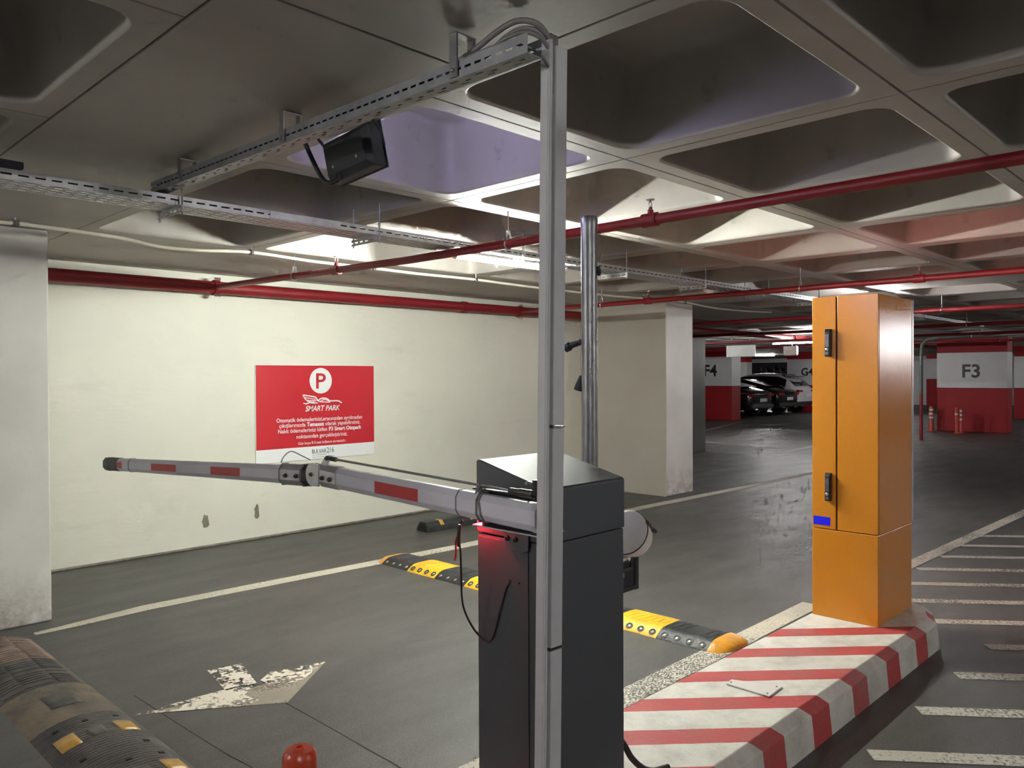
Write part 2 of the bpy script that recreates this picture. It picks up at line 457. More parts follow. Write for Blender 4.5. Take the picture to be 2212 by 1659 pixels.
# joints cut into the floor
def joint(pts, wd=.006):
    g = G()
    for a, b in zip(pts, pts[1:]):
        a = Vector(a).to_3d(); b = Vector(b).to_3d(); d = (b - a).normalized(); n = Vector((-d.y, d.x, 0)) * wd / 2
        a.z = b.z = 0
        up = Vector((0, 0, .0012))
        g.add([a - n + up, b - n + up, b + n + up, a + n + up], [(0, 1, 2, 3)])
    return g.build('floor_joint', 'cabinet_seam', floor)
joint([(1.996, 3.97), (1.993, 3.16), (1.986, 2.58), (1.98, 2.1)])
joint([(1.514, 4.14), (1.535, 3.5), (1.55, 3.2), (1.566, 3.02), (1.58, 2.6)], .004)

# painted road markings
def strip(name, mat, x0, y0, x1, y1, wd, label, cat='road marking', z=.002, group=None, sk=0):
    d = Vector((x1 - x0, y1 - y0, 0)); n = Vector((-d.y, d.x, 0)).normalized() * wd / 2
    a = Vector((x0, y0, z)); b = Vector((x1, y1, z)); s = d.normalized() * sk
    g = G().add([a - n - s, b - n - s, b + n + s, a + n + s], [(0, 1, 2, 3)])
    o = g.build(name, mat); tag(o, label, cat, group); return o
g = G(); L = [(1.45, 5.585, .06), (1.66, 5.60, .09), (2.15, 5.66, .14), (3.27, 5.62, .15), (5.0, 5.54, .155), (8.05, 5.55, .155), (10.8, 5.49, .14), (14.2, 5.45, .14)]
rows = [[(x, y - wd / 2, .002), (x, y + wd / 2, .002)] for x, y, wd in L]
g.loft(rows, closed=False)
tag(g.build('lane_line', 'line_paint'), 'long white lane line on the floor running parallel to the cream wall', 'road marking')
strip('kerb_line', 'line_paint_speckled', 1.3, 2.33, 4.45, 2.345, .15, 'worn speckled white line along the far edge of the striped island', z=.0025)
strip('kerb_line', 'line_paint', 4.45, 2.345, 5.4, 2.35, .14, 'solid pale line between the road bump end and the orange kiosk', z=.0025)
strip('hatch_edge_line', 'line_paint_speckled', 5.7, 2.28, 12.5, 2.08, .12, 'pale edge line receding behind the orange kiosk beside hatch stripes', z=.0035)
hx = 2.84
ordn = ['nearest', 'second', 'third', 'fourth', 'fifth', 'sixth', 'seventh', 'eighth', 'ninth', 'tenth', 'eleventh', 'twelfth', 'thirteenth']
for i in range(12):
    x = 2.84 + i * .61
    top = 1.24 if x < 5.3 else (1.62 if x < 5.9 else min(2.15, 1.85 + (x - 6.4) * .5))
    fx = lambda y: x + (1.2 - y) * .80
    strip('hatch_stripe', 'hatch_paint', fx(top), top, fx(-1.2), -1.2, .095, '%s diagonal pale hatch stripe on the dark floor right of the island' % ordn[i],
          group='hatch stripes beside the island', sk=0)
# far parking lines
strip('bay_line', 'line_faint', 15.0, 7.2, 14.75, 8.9, .12, 'faint parking line between grey column and orange kiosk, nearer one')
strip('bay_line', 'line_faint', 16.5, 7.9, 16.75, 10.2, .12, 'faint parking line between grey column and orange kiosk, farther one')
strip('bay_line', 'line_faint', 15.0, 7.36, 18.5, 7.6, .12, 'faint lane line meeting parking line left of kiosk')
strip('bay_line', 'line_faint', 19.8, 11.8, 24.6, 13.2, .12, 'faint line in front of the F4 column base')
g = G().add([(22.7, 12.2, .002), (23.4, 11.9, .002), (23.3, 12.3, .002), (25.0, 11.6, .002), (24.9, 11.4, .002), (23.4, 11.5, .002), (23.4, 11.05, .002)], [(0, 1, 2), (1, 3, 4, 5), (1, 5, 6)])
tag(g.build('floor_arrow', 'line_faint'), 'small faint arrow on the floor before the parked cars', 'road marking')
# the worn arrow in the lane
ar = thing('lane_arrow', 'worn white arrow head painted in the near lane', 'road marking', (2.0, 3.7, 0))
def poly(pts, name, mat, parent, z, n=1):
    return G().add([(x, y, z) for x, y in pts], [tuple(range(len(pts)))]).build(name, mat, parent)
poly([(1.46, 3.88), (2.003, 3.50), (2.44, 3.845), (2.12, 3.80), (1.9, 3.80)], 'tan_undercoat', 'arrow_tan', ar, .0015)
poly([(1.43, 3.895), (1.60, 3.78), (1.84, 3.615), (1.92, 3.63), (1.90, 3.74), (1.99, 3.82), (1.96, 3.87), (1.70, 3.89)], 'white_paint_left', 'arrow_paint', ar, .0025)
poly([(2.06, 3.74), (2.20, 3.70), (2.44, 3.845), (2.15, 3.93), (2.05, 3.86)], 'white_paint_right', 'arrow_paint', ar, .0025)
poly([(1.86, 3.86), (2.02, 3.84), (2.10, 4.16), (1.92, 4.20)], 'white_paint_shaft', 'arrow_paint', ar, .0025)

# chipped spots in the wall plaster
def chip(x, z, w_, h_):
    pts = []
    for k in range(14):
        a = 2 * pi * k / 14; r = 1 + random.uniform(-.22, .22)
        pts.append((x + w_ * r * math.cos(a), z + h_ * r * math.sin(a)))
    G().prism(pts, 'y', 7.2485, 7.251).build('plaster_chip', 'chip_dark', wl)
chip(3.31, .245, .035, .07); chip(3.83, .265, .026, .075)
G().tube([(1.9, 7.247, .012), (5, 7.247, .014), (8.85, 7.247, .012)], .012, 6).build('floor_skirting_strip', 'chip_dark', wl)  # thin dark strip along the foot of the wall

# ------------------------------------------------------------------ columns
def plain_column(name, label, x0, x1, y0, y1, mat):
    o = G().box(x0, x1, y0, y1, 0, ZC - .002).build(name, mat, bevel=.012); return tag(o, label, 'column')
plain_column('concrete_column', 'white plastered column at the left edge before the cream wall', .81, 1.615, 5.82, 7.245, 'white_plaster')
wc = thing('concrete_column', 'white plastered column where the cream wall ends, behind the pole', 'column', (9.2, 6.5, 0))
G().box(8.868, 9.52, 5.81, 7.245, 0, ZC - .002).build('shaft', 'white_plaster', wc, bevel=.012)
G().box(8.86, 8.8675, 5.815, 7.245, 0, ZC - .002).build('darker_side', 'darker_cream', wc)  # thin panel added to darken a side the tube lights too brightly
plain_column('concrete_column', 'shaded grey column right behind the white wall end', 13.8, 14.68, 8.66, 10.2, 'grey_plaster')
def banded_column(label, x0, x1, y0, y1, word, zr=1.21, zw=2.18, tz=1.5, th=.36, ty=None):
    r = thing('banded_column', label, 'column', ((x0 + x1) / 2, (y0 + y1) / 2, 0), 'red and white banded columns')
    G().box(x0, x1, y0, y1, 0, zr).build('lower_band', 'red_paint', r, bevel=.015)
    G().box(x0, x1, y0, y1, zr, zw).build('middle_band', 'white_paint', r, bevel=.004)
    G().box(x0, x1, y0, y1, zw, ZC - .002).build('upper_band', 'red_paint', r, bevel=.004)
    if word: text('lettering', word, 'letter_black', r, (x0 - .001, ty or (y0 + y1) / 2, tz), (0, -1, 0), height=th, offset=.022, thick=.004)
    return r
banded_column('red and white banded column marked F3 right of the kiosk', 24.3, 24.85, 5.28, 7.0, 'F3')
banded_column('red and white banded column marked F4 beside the parked cars', 25.2, 25.83, 13.83, 15.5, 'F4', 1.21, 2.24, 1.563, .40)
banded_column('red and white banded column marked G behind the white car', 32.85, 33.4, 13.6, 15.4, 'G4', 1.15, 2.25, 1.557, .32)
banded_column('red and white banded column farthest away between F4 and cars', 40.8, 41.4, 21.47, 23.1, 'G5', 1.2, 2.3, 1.5, .36)
banded_column('red and white banded column cut by the right picture edge', 32.5, 33.1, 5.1, 6.86, 'G3', 1.09, 2.2)
banded_column('red and white banded column out of view right of F3', 24.3, 24.85, -5.7, -3.9, 'F2')  # unseen, set off the grid for its reflection in the kiosk side
banded_column('small red and white column seen left of column F3', 48 - 5.4, 43.2, 11.9, 12.75, None, 1.35, 2.35)
tag(G().box(44.0, 44.3, 12.2, 15.2, 0, 2.3).build('partition_wall', 'white_paint', bevel=.01), 'distant white partition glimpsed between kiosk and column F3', 'wall')
tag(G().box(45.0, 45.9, 13.4, 14.6, 0, .55).build('wheelie_bin', 'rubber_black', bevel=.08), 'dark low object by the distant white partition', 'bin')
bd = thing('display_board', 'dark display board on the far wall behind the white car', 'board', (43.9, 21.6, 0))
G().box(43.9, 44.0, 20.2, 23.2, 0, 2.34).build('panel', 'board_dark', bd)
G().box(43.86, 43.92, 20.2, 23.2, 2.30, 2.36).build('top_rail', 'plastic_white', bd)
for k, (y, z) in enumerate(((22.2, 1.75), (21.9, 1.72), (21.4, 1.78), (21.0, 1.72))):
    G().prism([(y, z), (y - .32, z + .16), (y - .10, z + .05), (y - .02, z + .32)], 'x', 43.885, 43.9).build('pale_mark', 'rubber_tan_worn', bd)

# ------------------------------------------------------------------ pipes
def coupling(g, c, axis, r, ln):
    c = Vector(c); d = Vector((1, 0, 0)) if axis == 'x' else Vector((0, 1, 0))
    g.tube([c - d * ln / 2, c + d * ln / 2], r, 16)
wp = thing('wall_main_pipe', 'thick red sprinkler main running along the cream wall', 'pipe', (4, 7.1, 2.43))
G().tube([(-9.9, 7.09, 2.425), (1.0, 7.09, 2.425), (8.83, 7.09, 2.437)], .057, 20).build('pipe', 'red_pipe', wp, smooth=40)
def pipe_clamp(x):
    g = G(); coupling(g, (x, 7.09, 2.43), 'x', .068, .055)
    c = g.build('pipe_clamp', 'red_pipe', wp, smooth=40)
    for dz in (-.078, .078):
        G().tube([(x - .03, 7.06, 2.43 + dz), (x + .03, 7.06, 2.43 + dz)], .011, 8).build('clamp_bolt', 'steel_bright', c, smooth=40)
for x in (3.355, 7.42): pipe_clamp(x)
g = G(); coupling(g, (6.46, 7.09, 2.434), 'x', .066, .07); g.build('pipe_joint', 'red_pipe', wp, smooth=40)
def clevis(parent, p, r, axis='y'):
    """teardrop hanger with a rod up to the slab"""
    x, y, z = p; g = G()
    pts = []
    for k in range(13):
        a = -pi / 2 + (k - 6) * (pi * .80) / 6
        pts.append(Vector((x + (r + .004) * math.cos(a), y, z + (r + .004) * math.sin(a))))
    pts = [Vector((x - .012, y, z + r + .05))] + pts[::-1][:0] + pts + [Vector((x + .012, y, z + r + .05))]
    g.tube(pts, .006, 6); h = g.build('pipe_hanger', 'steel_bright', parent, smooth=50)
    G().tube([(x, y, z + r + .03), (x, y, ZC)], .004, 6).build('hanger_rod', 'rod_steel', h)
def sprinkler(parent, p, r):
    x, y, z = p
    g = G(); coupling(g, (x, y, z), 'y', r + .009, .085); c = g.build('tee_fitting', 'red_pipe', parent, smooth=40)
    G().lathe([(.016, r), (.016, r + .025), (.010, r + .027), (.010, r + .04)], p, 10).build('branch_nipple', 'red_pipe', c, smooth=40)
    G().tube([(x - .008, y, z + r + .035), (x - .012, y, z + r + .055), (x, y, z + r + .075)], .003, 5).tube([(x + .008, y, z + r + .035), (x + .012, y, z + r + .055), (x, y, z + r + .075)], .003, 5).lathe([(.022, r + .075), (.022, r + .078)], p, 10).build('sprinkler_head', 'steel_bright', c)
p1 = thing('branch_pipe', 'red sprinkler branch pipe crossing above the barrier gate', 'pipe', (3.6, 3, 2.44), 'red sprinkler branch pipes')
G().tube([(3.345, 7.09, 2.43), (3.34, 6.6, 2.422), (3.34, 5.2, 2.398), (3.34, 4.2, 2.381), (3.34, 3.1, 2.376), (3.34, .7, 2.378), (3.34, -9, 2.378)], .026, 14).build('pipe', 'red_pipe', p1, smooth=40)
sprinkler(p1, (3.34, 2.28, 2.377), .026); sprinkler(p1, (3.34, 5.08, 2.396), .026); sprinkler(p1, (3.34, -.5, 2.378), .026)
clevis(p1, (3.34, 5.68, 2.406), .026); clevis(p1, (3.34, 3.28, 2.377), .026)
p2 = thing('branch_pipe', 'red sprinkler branch pipe passing just above the orange kiosk', 'pipe', (7.6, 3, 2.45), 'red sprinkler branch pipes')
G().tube([(7.42, 7.09, 2.435), (7.2, 6.5, 2.405), (7.0, 6.0, 2.383), (6.97, 5, 2.378), (6.97, 1.6, 2.378), (6.97, -9, 2.378)], .026, 12).build('pipe', 'red_pipe', p2, smooth=40)
sprinkler(p2, (6.97, 2.14, 2.378), .026); sprinkler(p2, (6.97, 4.79, 2.378), .026)
clevis(p2, (6.97, 3.14, 2.378), .026); clevis(p2, (6.98, 5.41, 2.379), .026)
for k, (x, nm) in enumerate(((10.6, 'third'), (14.0, 'fourth'), (17.3, 'fifth'), (21.4, 'sixth'))):
    p = thing('branch_pipe', '%s red sprinkler branch pipe from the front, in the dark far bays' % nm, 'pipe', (x, 3, 2.45), 'red sprinkler branch pipes')
    G().tube([(x, 14, 2.377), (x, 2, 2.377), (x, -9, 2.377)], .028, 10).build('pipe', 'red_pipe', p, smooth=40)
    clevis(p, (x, 3.0 + k * .6, 2.377), .028)
mp = thing('cross_main_pipe', 'dark red main pipe in the shade above the grey column', 'pipe', (16, 9.2, 2.45))
G().tube([(9.6, 8.3, 2.475), (17, 8.3, 2.475), (34, 8.3, 2.475)], .06, 12).build('pipe', 'red_pipe', mp, smooth=40)
dp = thing('drain_pipe', 'pale grey vertical drain pipe just right of the kiosk', 'pipe', (20.6, 6.3, 0))
G().tube([(20.6, 6.28, 1.12), (20.6, 6.28, 2.05), (20.6, 6.26, 2.3), (20.6, 6.15, 2.43), (20.6, 5.95, 2.46), (20.6, 5.2, 2.47)], .04, 12).build('upper_pipe', 'cabinet_teal', dp, smooth=40)
G().tube([(20.6, 6.28, 0), (20.6, 6.28, 1.12)], .04, 12).build('lower_pipe', 'red_pipe', dp, smooth=40)

# ------------------------------------------------------------------ slotted cable trays
def slot_plate(L0, L1, w0, w1, rows, P):
    """plate along one axis with real slots. rows: list of (wa, wb, slot, gap, phase)"""
    g = G(); edges = sorted([w0, w1] + [e for r in rows for e in r[:2]])
    quads = []
    cur = w0
    for wa, wb, sl, gp, ph in rows:
        quads.append((L0, L1, cur, wa))
        t = L0 - ph; per = sl + gp
        while t < L1:
            a = max(L0, t); b = min(L1, t + gp)
            if b > a: quads.append((a, b, wa, wb))
            t += per
        cur = wb
    quads.append((L0, L1, cur, w1))
    for a, b, c, d in quads:
        g.add([P(a, c), P(b, c), P(b, d), P(a, d)], [(0, 1, 2, 3)])
    return g
# tray running along the lane
tb = thing('cable_tray', 'perforated steel cable tray hung parallel to the wall above the lamp', 'cable tray', (4, 3.82, 2.43))
X0, X1 = -3.5, 15.5
slot_plate(X0, X1, 2.41, 2.452, [(2.4275, 2.4355, .04, .022, 0)], lambda a, b: (a, 3.72, b)).build('near_side', 'galvanised', tb, solid=.0015, merge=False)
slot_plate(X0, X1, 2.41, 2.452, [(2.4275, 2.4355, .04, .022, 0)], lambda a, b: (a, 3.92, b)).build('far_side', 'galvanised', tb, solid=.0015, merge=False)
slot_plate(X0, X1, 3.72, 3.92, [(3.733 + .0225 * k, 3.743 + .0225 * k, .075, .03, .05 * (k % 2)) for k in range(8)], lambda a, b: (a, b, 2.41)).build('perforated_base', 'galvanised', tb, solid=.0015, merge=False)
for k in range(6):
    yy = 3.742 + k * .031
    G().tube([(X0, yy, 2.4265), (3, yy + .003, 2.427), (9, yy, 2.4265), (X1, yy, 2.4265)], .013, 6).build('laid_cable', 'cable_black', tb, smooth=60)
G().box(2.05, 2.45, 3.714, 3.7185, 2.413, 2.450).build('splice_plate', 'galvanised', tb, bevel=.001)
for x in (.52, 1.61, 2.74, 3.93, 5.11, 6.3, 7.5, 8.7, 9.9, 11.1, 12.3):
    slot_plate(3.69, 3.975, 2.372, 2.408, [(2.384, 2.394, .03, .02, 0)], lambda a, b, x=x: (x - .02, a, b)).build('support_strut', 'galvanised', tb, solid=.002, merge=False)
    for y in (3.70, 3.955):
        G().tube([(x - .02, y, 2.36), (x - .02, y, ZC + (.02))], .0042, 6).build('hanger_rod', 'rod_steel', tb)
tag(G().prism([(.42, 2.4535), (.93, 2.4535), (.955, 2.47), (.955, 2.497), (.42, 2.505)], 'y', 3.76, 3.88).build('dark_trunking_box', 'housing_black'), 'dark plastic box lying on the cable tray at left edge', 'box')
# tray running to the post
ta = thing('cable_tray', 'narrow slotted steel tray fixed under the ceiling leading to the post', 'cable tray', (1.5, 1.36, 2.433))
ta.rotation_euler.x = math.atan(.0147)
YA, YB = 1.40, 3.83
def TA(f): return lambda a, b: f(a, b)
slot_plate(YA, YB, 2.433, 2.483, [(2.4545, 2.4615, .026, .014, 0)], lambda a, b: (1.5, a, b)).build('near_side', 'galvanised_shaded', ta, solid=.0015, merge=False)
slot_plate(YA, YB, 2.433, 2.483, [(2.4545, 2.4615, .026, .014, 0)], lambda a, b: (1.554, a, b)).build('far_side', 'galvanised_shaded', ta, solid=.0015, merge=False)
slot_plate(YA, YB, 1.5, 1.554, [(1.512, 1.517, .03, .075, 0), (1.524, 1.531, .020, .085, .05), (1.538, 1.542, .03, .075, .02)], lambda a, b: (b, a, 2.433)).build('perforated_base', 'galvanised_shaded', ta, solid=.0015, merge=False)
for k, (cx_, cz_) in enumerate(((1.512, 2.4475), (1.527, 2.446), (1.542, 2.4475), (1.52, 2.463), (1.535, 2.463))):
    G().tube([(cx_, YA + .35, cz_), (cx_ + .003, 2.4, cz_ + .001), (cx_, YB - .02, cz_)], .0085, 6).build('laid_cable', 'cable_black', ta, smooth=60)
for y in (3.50, 2.62, 1.68):
    z = 2.433 - .0147 * (y - 1.36)
    zt = ZC - .0147 * (y - 1.36) - .004
    g = G(); wd = .016
    g.box(1.492, 1.497, y - wd, y + wd, 2.437, zt).box(1.492, 1.565, y - wd, y + wd, zt - .004, zt).box(1.560, 1.565, y - wd, y + wd, 2.45, zt)
    u = g.build('u_bracket', 'galvanised_dark', ta, bevel=.001)
    G().lathe([(.006, 0), (.006, .006), (.003, .009)], (1.492, y, 2.455), 8, Matrix.Rotation(-pi / 2, 3, 'Y')).build('bolt', 'rod_steel', u)

# ------------------------------------------------------------------ cable trunking post
px, py = 1.65 - .0225, 1.475 + .0225
post = thing('trunking_post', 'tall grey aluminium cable trunking post standing from floor to ceiling', 'post', (px, py, .18))
def rel(g, name, mat, **k): return g.build(name, mat, post, **k)
O = (px - 1.672 + .011, py - 1.478 - .011)
def pb(x0, x1, y0, y1, z0, z1): return G().box(x0 + O[0], x1 + O[0], y0 + O[1], y1 + O[1], z0, z1)
rel(pb(1.676, 1.710, 1.479, 1.500, .18, 2.555), 'core_profile', 'galvanised_dark', bevel=.003)
l = rel(pb(1.634, 1.647, 1.444, 1.478, .18, 2.515), 'left_duct', 'duct_grey', bevel=.002)
rel(pb(1.6325, 1.636, 1.449, 1.473, .75, 2.51), 'left_cover', 'duct_grey', bevel=.001)
rel(pb(1.6325, 1.636, 1.449, 1.473, .18, .70), 'left_cover', 'duct_grey', bevel=.001)
rel(pb(1.6385, 1.6435, 1.4415, 1.445, .18, 2.515), 'left_ridge', 'duct_grey', bevel=.001)
for k, (z0, z1) in enumerate(((.30, .385), (.39, .475), (.48, .835), (.84, 1.455), (1.46, 2.51))):
    rel(pb(1.668, 1.716, 1.450, 1.476, z0 + .003, z1), 'right_duct', 'duct_grey', bevel=.003)
for z in (.387, .478, .838, 1.458):
    g = pb(1.6665, 1.718, 1.4485, 1.4775, z - .002, z + .002); rel(g, 'strap', 'galvanised_dark')
rel(pb(1.673, 1.711, 1.455, 1.474, .18, .30), 'duct_channel', 'galvanised_dark')
rel(pb(1.672, 1.714, 1.448, 1.452, .205, .255), 'loose_cover', 'duct_grey', bevel=.001)
rel(G().tube([(1.705 + O[0], 1.485 + O[1], .18), (1.705 + O[0], 1.485 + O[1], 2.5)], .007, 6), 'inner_cable', 'cable_black', smooth=40)
rel(G().tube([(1.657 + O[0], 1.470 + O[1], .18), (1.657 + O[0], 1.468 + O[1], 2.5)], .0085, 6), 'inner_cable', 'cable_black', smooth=40)
post.rotation_euler = (.0094, .0093, 0)
# cables looping from tray to post
cables = [
    ([(1.53, 2.05, 2.478), (1.53, 1.80, 2.488), (1.54, 1.66, 2.515), (1.545, 1.56, 2.545), (1.555, 1.49, 2.558), (1.59, 1.45, 2.55), (1.632, 1.445, 2.52), (1.65, 1.45, 2.47), (1.655, 1.455, 2.38)], .009, 'thick grey cable making the highest loop into the post'),
    ([(1.54, 2.05, 2.476), (1.54, 1.78, 2.484), (1.56, 1.62, 2.50), (1.56, 1.54, 2.53), (1.57, 1.48, 2.54), (1.60, 1.455, 2.532), (1.635, 1.455, 2.50), (1.648, 1.46, 2.45), (1.652, 1.46, 2.38)], .0075, 'grey cable making the second loop into the post'),
    ([(1.515, 2.05, 2.476), (1.52, 1.75, 2.484), (1.535, 1.60, 2.495), (1.54, 1.52, 2.515), (1.56, 1.46, 2.52), (1.60, 1.44, 2.508), (1.635, 1.44, 2.48), (1.645, 1.448, 2.44)], .006, 'thin grey cable making the third loop into the post'),
    ([(1.515, 1.85, 2.452), (1.505, 1.68, 2.478), (1.503, 1.60, 2.487), (1.51, 1.50, 2.486), (1.54, 1.45, 2.476), (1.58, 1.43, 2.46), (1.62, 1.435, 2.44)], .0045, 'thinnest grey cable lying lowest before the post'),
]
def smooth_path(p, n=5):
    p = [Vector(q) for q in p]; out = []
    for i in range(len(p) - 1):
        a, b, c, d = p[max(i - 1, 0)], p[i], p[i + 1], p[min(i + 2, len(p) - 1)]
        for k in range(n):
            t = k / n
            out.append(.5 * ((2 * b) + (-a + c) * t + (2 * a - 5 * b + 4 * c - d) * t * t + (-a + 3 * b - 3 * c + d) * t ** 3))
    return out + [p[-1]]
for pts, r, lab in cables:
    tag(G().tube(smooth_path(pts), r, 8).build('data_cable', 'cable_grey', smooth=60), lab, 'cable', 'cables looping into the trunking post')

# ------------------------------------------------------------------ pale conduit along the wall band
cpts = [(-6, 2.53), (0.0, 2.52), (1.269, 2.532), (1.349, 2.537), (1.925, 2.523), (2.192, 2.493), (2.481, 2.497), (2.879, 2.526), (3.417, 2.511), (3.986, 2.512), (4.444, 2.508), (5.16, 2.514), (5.88, 2.505), (7.1, 2.505), (7.9, 2.52), (8.83, 2.53), (9.5, 2.50), (10.4, 2.505), (11.2, 2.53)]
cd_ = thing('conduit', 'pale flexible conduit sagging between clips along the ceiling edge', 'conduit', (4, 5.5, 2.52))
G().tube(smooth_path([(x, 5.5, z) for x, z in cpts], 4), .0125, 8).build('sleeve', 'conduit_white', cd_, smooth=60)
for x, z in ((1.349, 2.537), (2.879, 2.526), (3.986, 2.512), (5.16, 2.514), (7.9, 2.52), (8.83, 2.53)):
    G().tube([(x, 5.5, z - .018), (x, 5.5, z + .018)], .02, 10).build('clip', 'hinge_dark', cd_, smooth=40)
    G().tube([(x, 5.5, z), (x, 5.5, ZC)], .004, 6).build('clip_rod', 'steel_bright', cd_)

# ------------------------------------------------------------------ lamps
tube_labels = ['lit fluorescent tube hanging under the cable tray behind the post', 'lit fluorescent tube near the ceiling hidden behind the kiosk',
    'lit fluorescent tube in the far bay left of the kiosk', 'unseen added tube behind the viewer', 'unseen added tube in the aisle behind the viewer, right side',
    'unseen added tube in the aisle right of the island', 'unseen added tube first in the far right aisle', 'unseen added tube second in the far right aisle', 'unseen added tube third in the far right aisle', 'unseen added tube last in the far right aisle',
    'added fill tube before the parked cars, out of sight', 'added fill tube near column F3, out of sight', 'lit fluorescent tube past the farthest columns', 'unseen added tube in the bay behind the grey column']
for (x, y, z, ax, ln, k), lab in zip(TUBES, tube_labels):
    d = Vector((1, 0, 0)) if ax == 'x' else Vector((0, 1, 0)); a = Vector((x, y, z)); b = a + d * ln
    t = thing('tube_light', lab, 'lamp', tuple(a), 'fluorescent tube lights')
    G().tube([a + d * .012, b - d * .012], .016, 8).build('glowing_tube', tube_mat(k), t, smooth=60)
    for e in (a, b): 
        G().tube([e - d * .012, e + d * .012], .0175, 8).build('end_cap', 'plastic_white', t, smooth=60)
    q = Vector((0, 0, 1)); s = d.cross(q)
    c0 = a + q * .022 - s * .02; 
    if ax == 'x': G().box(x - .01, x + ln + .01, y - .022, y + .022, z + .019, z + .034).build('batten', 'plastic_white', t, bevel=.002)
    else: G().box(x - .022, x + .022, y - .01, y + ln + .01, z + .019, z + .034).build('batten', 'plastic_white', t, bevel=.002)
    for f in (.2, .8):
        p = a + d * ln * f
        G().tube([p + q * .034, Vector((p.x, p.y, (ZC + .34 if z < 2.5 else ZC) if x > 5 or z > 2.4 else 2.409))], .0035, 6).build('hanger_rod', 'rod_steel', t)
# flood light
fl = thing('flood_light', 'black flood lamp seen from behind, fixed below the ceiling', 'lamp', (1.79, 2.54, ZC))
T = Matrix.Translation(Vector((1.79, 2.60, 2.466))) @ Matrix.Rotation(math.radians(-9), 4, 'Y') @ Matrix.Rotation(math.radians(-4), 4, 'X')
def fbox(x0, x1, y0, y1, z0, z1, name, mat, bevel=.003, parent=None):
    g = G().box(x0, x1, y0, y1, z0, z1); g.v = [tuple(T @ Vector(p)) for p in g.v]; return g.build(name, mat, parent or fl, bevel=bevel)
g = G()
g.loft([[tuple(T @ Vector(p)) for p in q] for q in (
    [(-.045, -.125, -.055), (-.045, .13, -.055), (-.045, .13, .06), (-.045, -.125, .06)],
    [(-.02, -.148, -.08), (-.02, .15, -.08), (-.02, .15, .08), (-.02, -.148, .08)],
    [(.03, -.155, -.085), (.03, .155, -.085), (.03, .155, .085), (.03, -.155, .085)])], cap=True)
g.build('housing', 'housing_black', fl, bevel=.004)
fbox(.03, .036, -.16, .16, -.09, .09, 'front_rim', 'housing_black')
fbox(.0365, .040, -.135, .135, -.07, .07, 'lit_glass', 'flood_face', .0005)
for y in (-.08, .08):
    fbox(-.05, -.044, y - .006, y + .006, -.035, -.025, 'screw', 'rod_steel', .001)
G().tube([(1.79, 2.74, 2.44), (1.77, 2.745, 2.50), (1.72, 2.745, 2.545), (1.70, 2.745, ZC)], .006, 6).build('yoke_arm', 'housing_black', fl)
G().tube([(1.79, 2.402, 2.46), (1.77, 2.395, 2.51), (1.72, 2.395, 2.55), (1.70, 2.395, ZC)], .006, 6).build('yoke_arm', 'housing_black', fl)
G().box(1.68, 1.72, 2.36, 2.78, ZC - .006, ZC - .001).build('yoke_plate', 'housing_black', fl)
G().tube(smooth_path([(1.70, 2.80, 2.53), (1.715, 2.785, 2.48), (1.735, 2.765, 2.42), (1.745, 2.735, 2.378), (1.755, 2.70, 2.365), (1.765, 2.672, 2.375), (1.775, 2.665, 2.40)]), .0095, 8).build('power_cable', 'cable_black', fl, smooth=60)
G().tube([(1.765, 2.67, 2.375), (1.775, 2.665, 2.41)], .015, 8).build('cable_gland', 'cable_black', fl, smooth=40)
sd = thing('smoke_detector', 'round white smoke detector under the ceiling right of pole', 'detector', (7.9, 4.6, ZC))
G().lathe([(.075, 0), (.075, -.03), (.06, -.045)], (7.9, 4.6, ZC), 20).build('base', 'plastic_white', sd, smooth=40)
G().lathe([(.045, -.04), (.045, -.07), (.03, -.085), (0, -.088)], (7.9, 4.6, ZC), 20).build('sensor', 'plastic_white', sd, smooth=40)

# ------------------------------------------------------------------ wall sign
sg = thing('parking_sign', 'red and white payment notice board with P symbol on the wall', 'sign', (4.525, 7.245, .745))
YS = 7.236
G().box(3.818, 5.232, YS, 7.248, .742, 1.718).build('board', 'sign_white', sg, bevel=.001)
G().box(3.822, 5.230, YS - .0012, YS, .876, 1.716).build('red_field', 'sign_red', sg)
CXS = 4.555
G().prism([(CXS + .134 * math.cos(2 * pi * k / 40), 1.558 + .134 * math.sin(2 * pi * k / 40)) for k in range(40)], 'y', YS - .0024, YS - .001).build('white_disc', 'sign_white', sg)
AX = (1, 0, 0)
text('letter_p', 'P', 'sign_red', sg, (CXS + .002, YS - .0024, 1.478), AX, width=.118, height=.158, offset=.012, thick=.001)
def sx(x): return 3.822 + (x - 283) / 1412 * 1.408 + .012
def szz(y): return 1.717 - (y - 217) * .000877
def stroke(pts, wd=.0065):
    pp = smooth_path([(sx(x), 0, szz(y)) for x, y in pts], 4); L = []; R = []
    for i, p in enumerate(pp):
        t = (pp[min(i + 1, len(pp) - 1)] - pp[max(i - 1, 0)]).normalized(); n = Vector((-t.z, 0, t.x)) * wd
        L.append(p + n); R.append(p - n)
    g = G(); n = len(pp)
    g.loft([[(a.x, YS - .0022, a.z), (b.x, YS - .0022, b.z), (b.x, YS - .001, b.z), (a.x, YS - .001, a.z)] for a, b in zip(L, R)], cap=True)
    return g
logo = G()
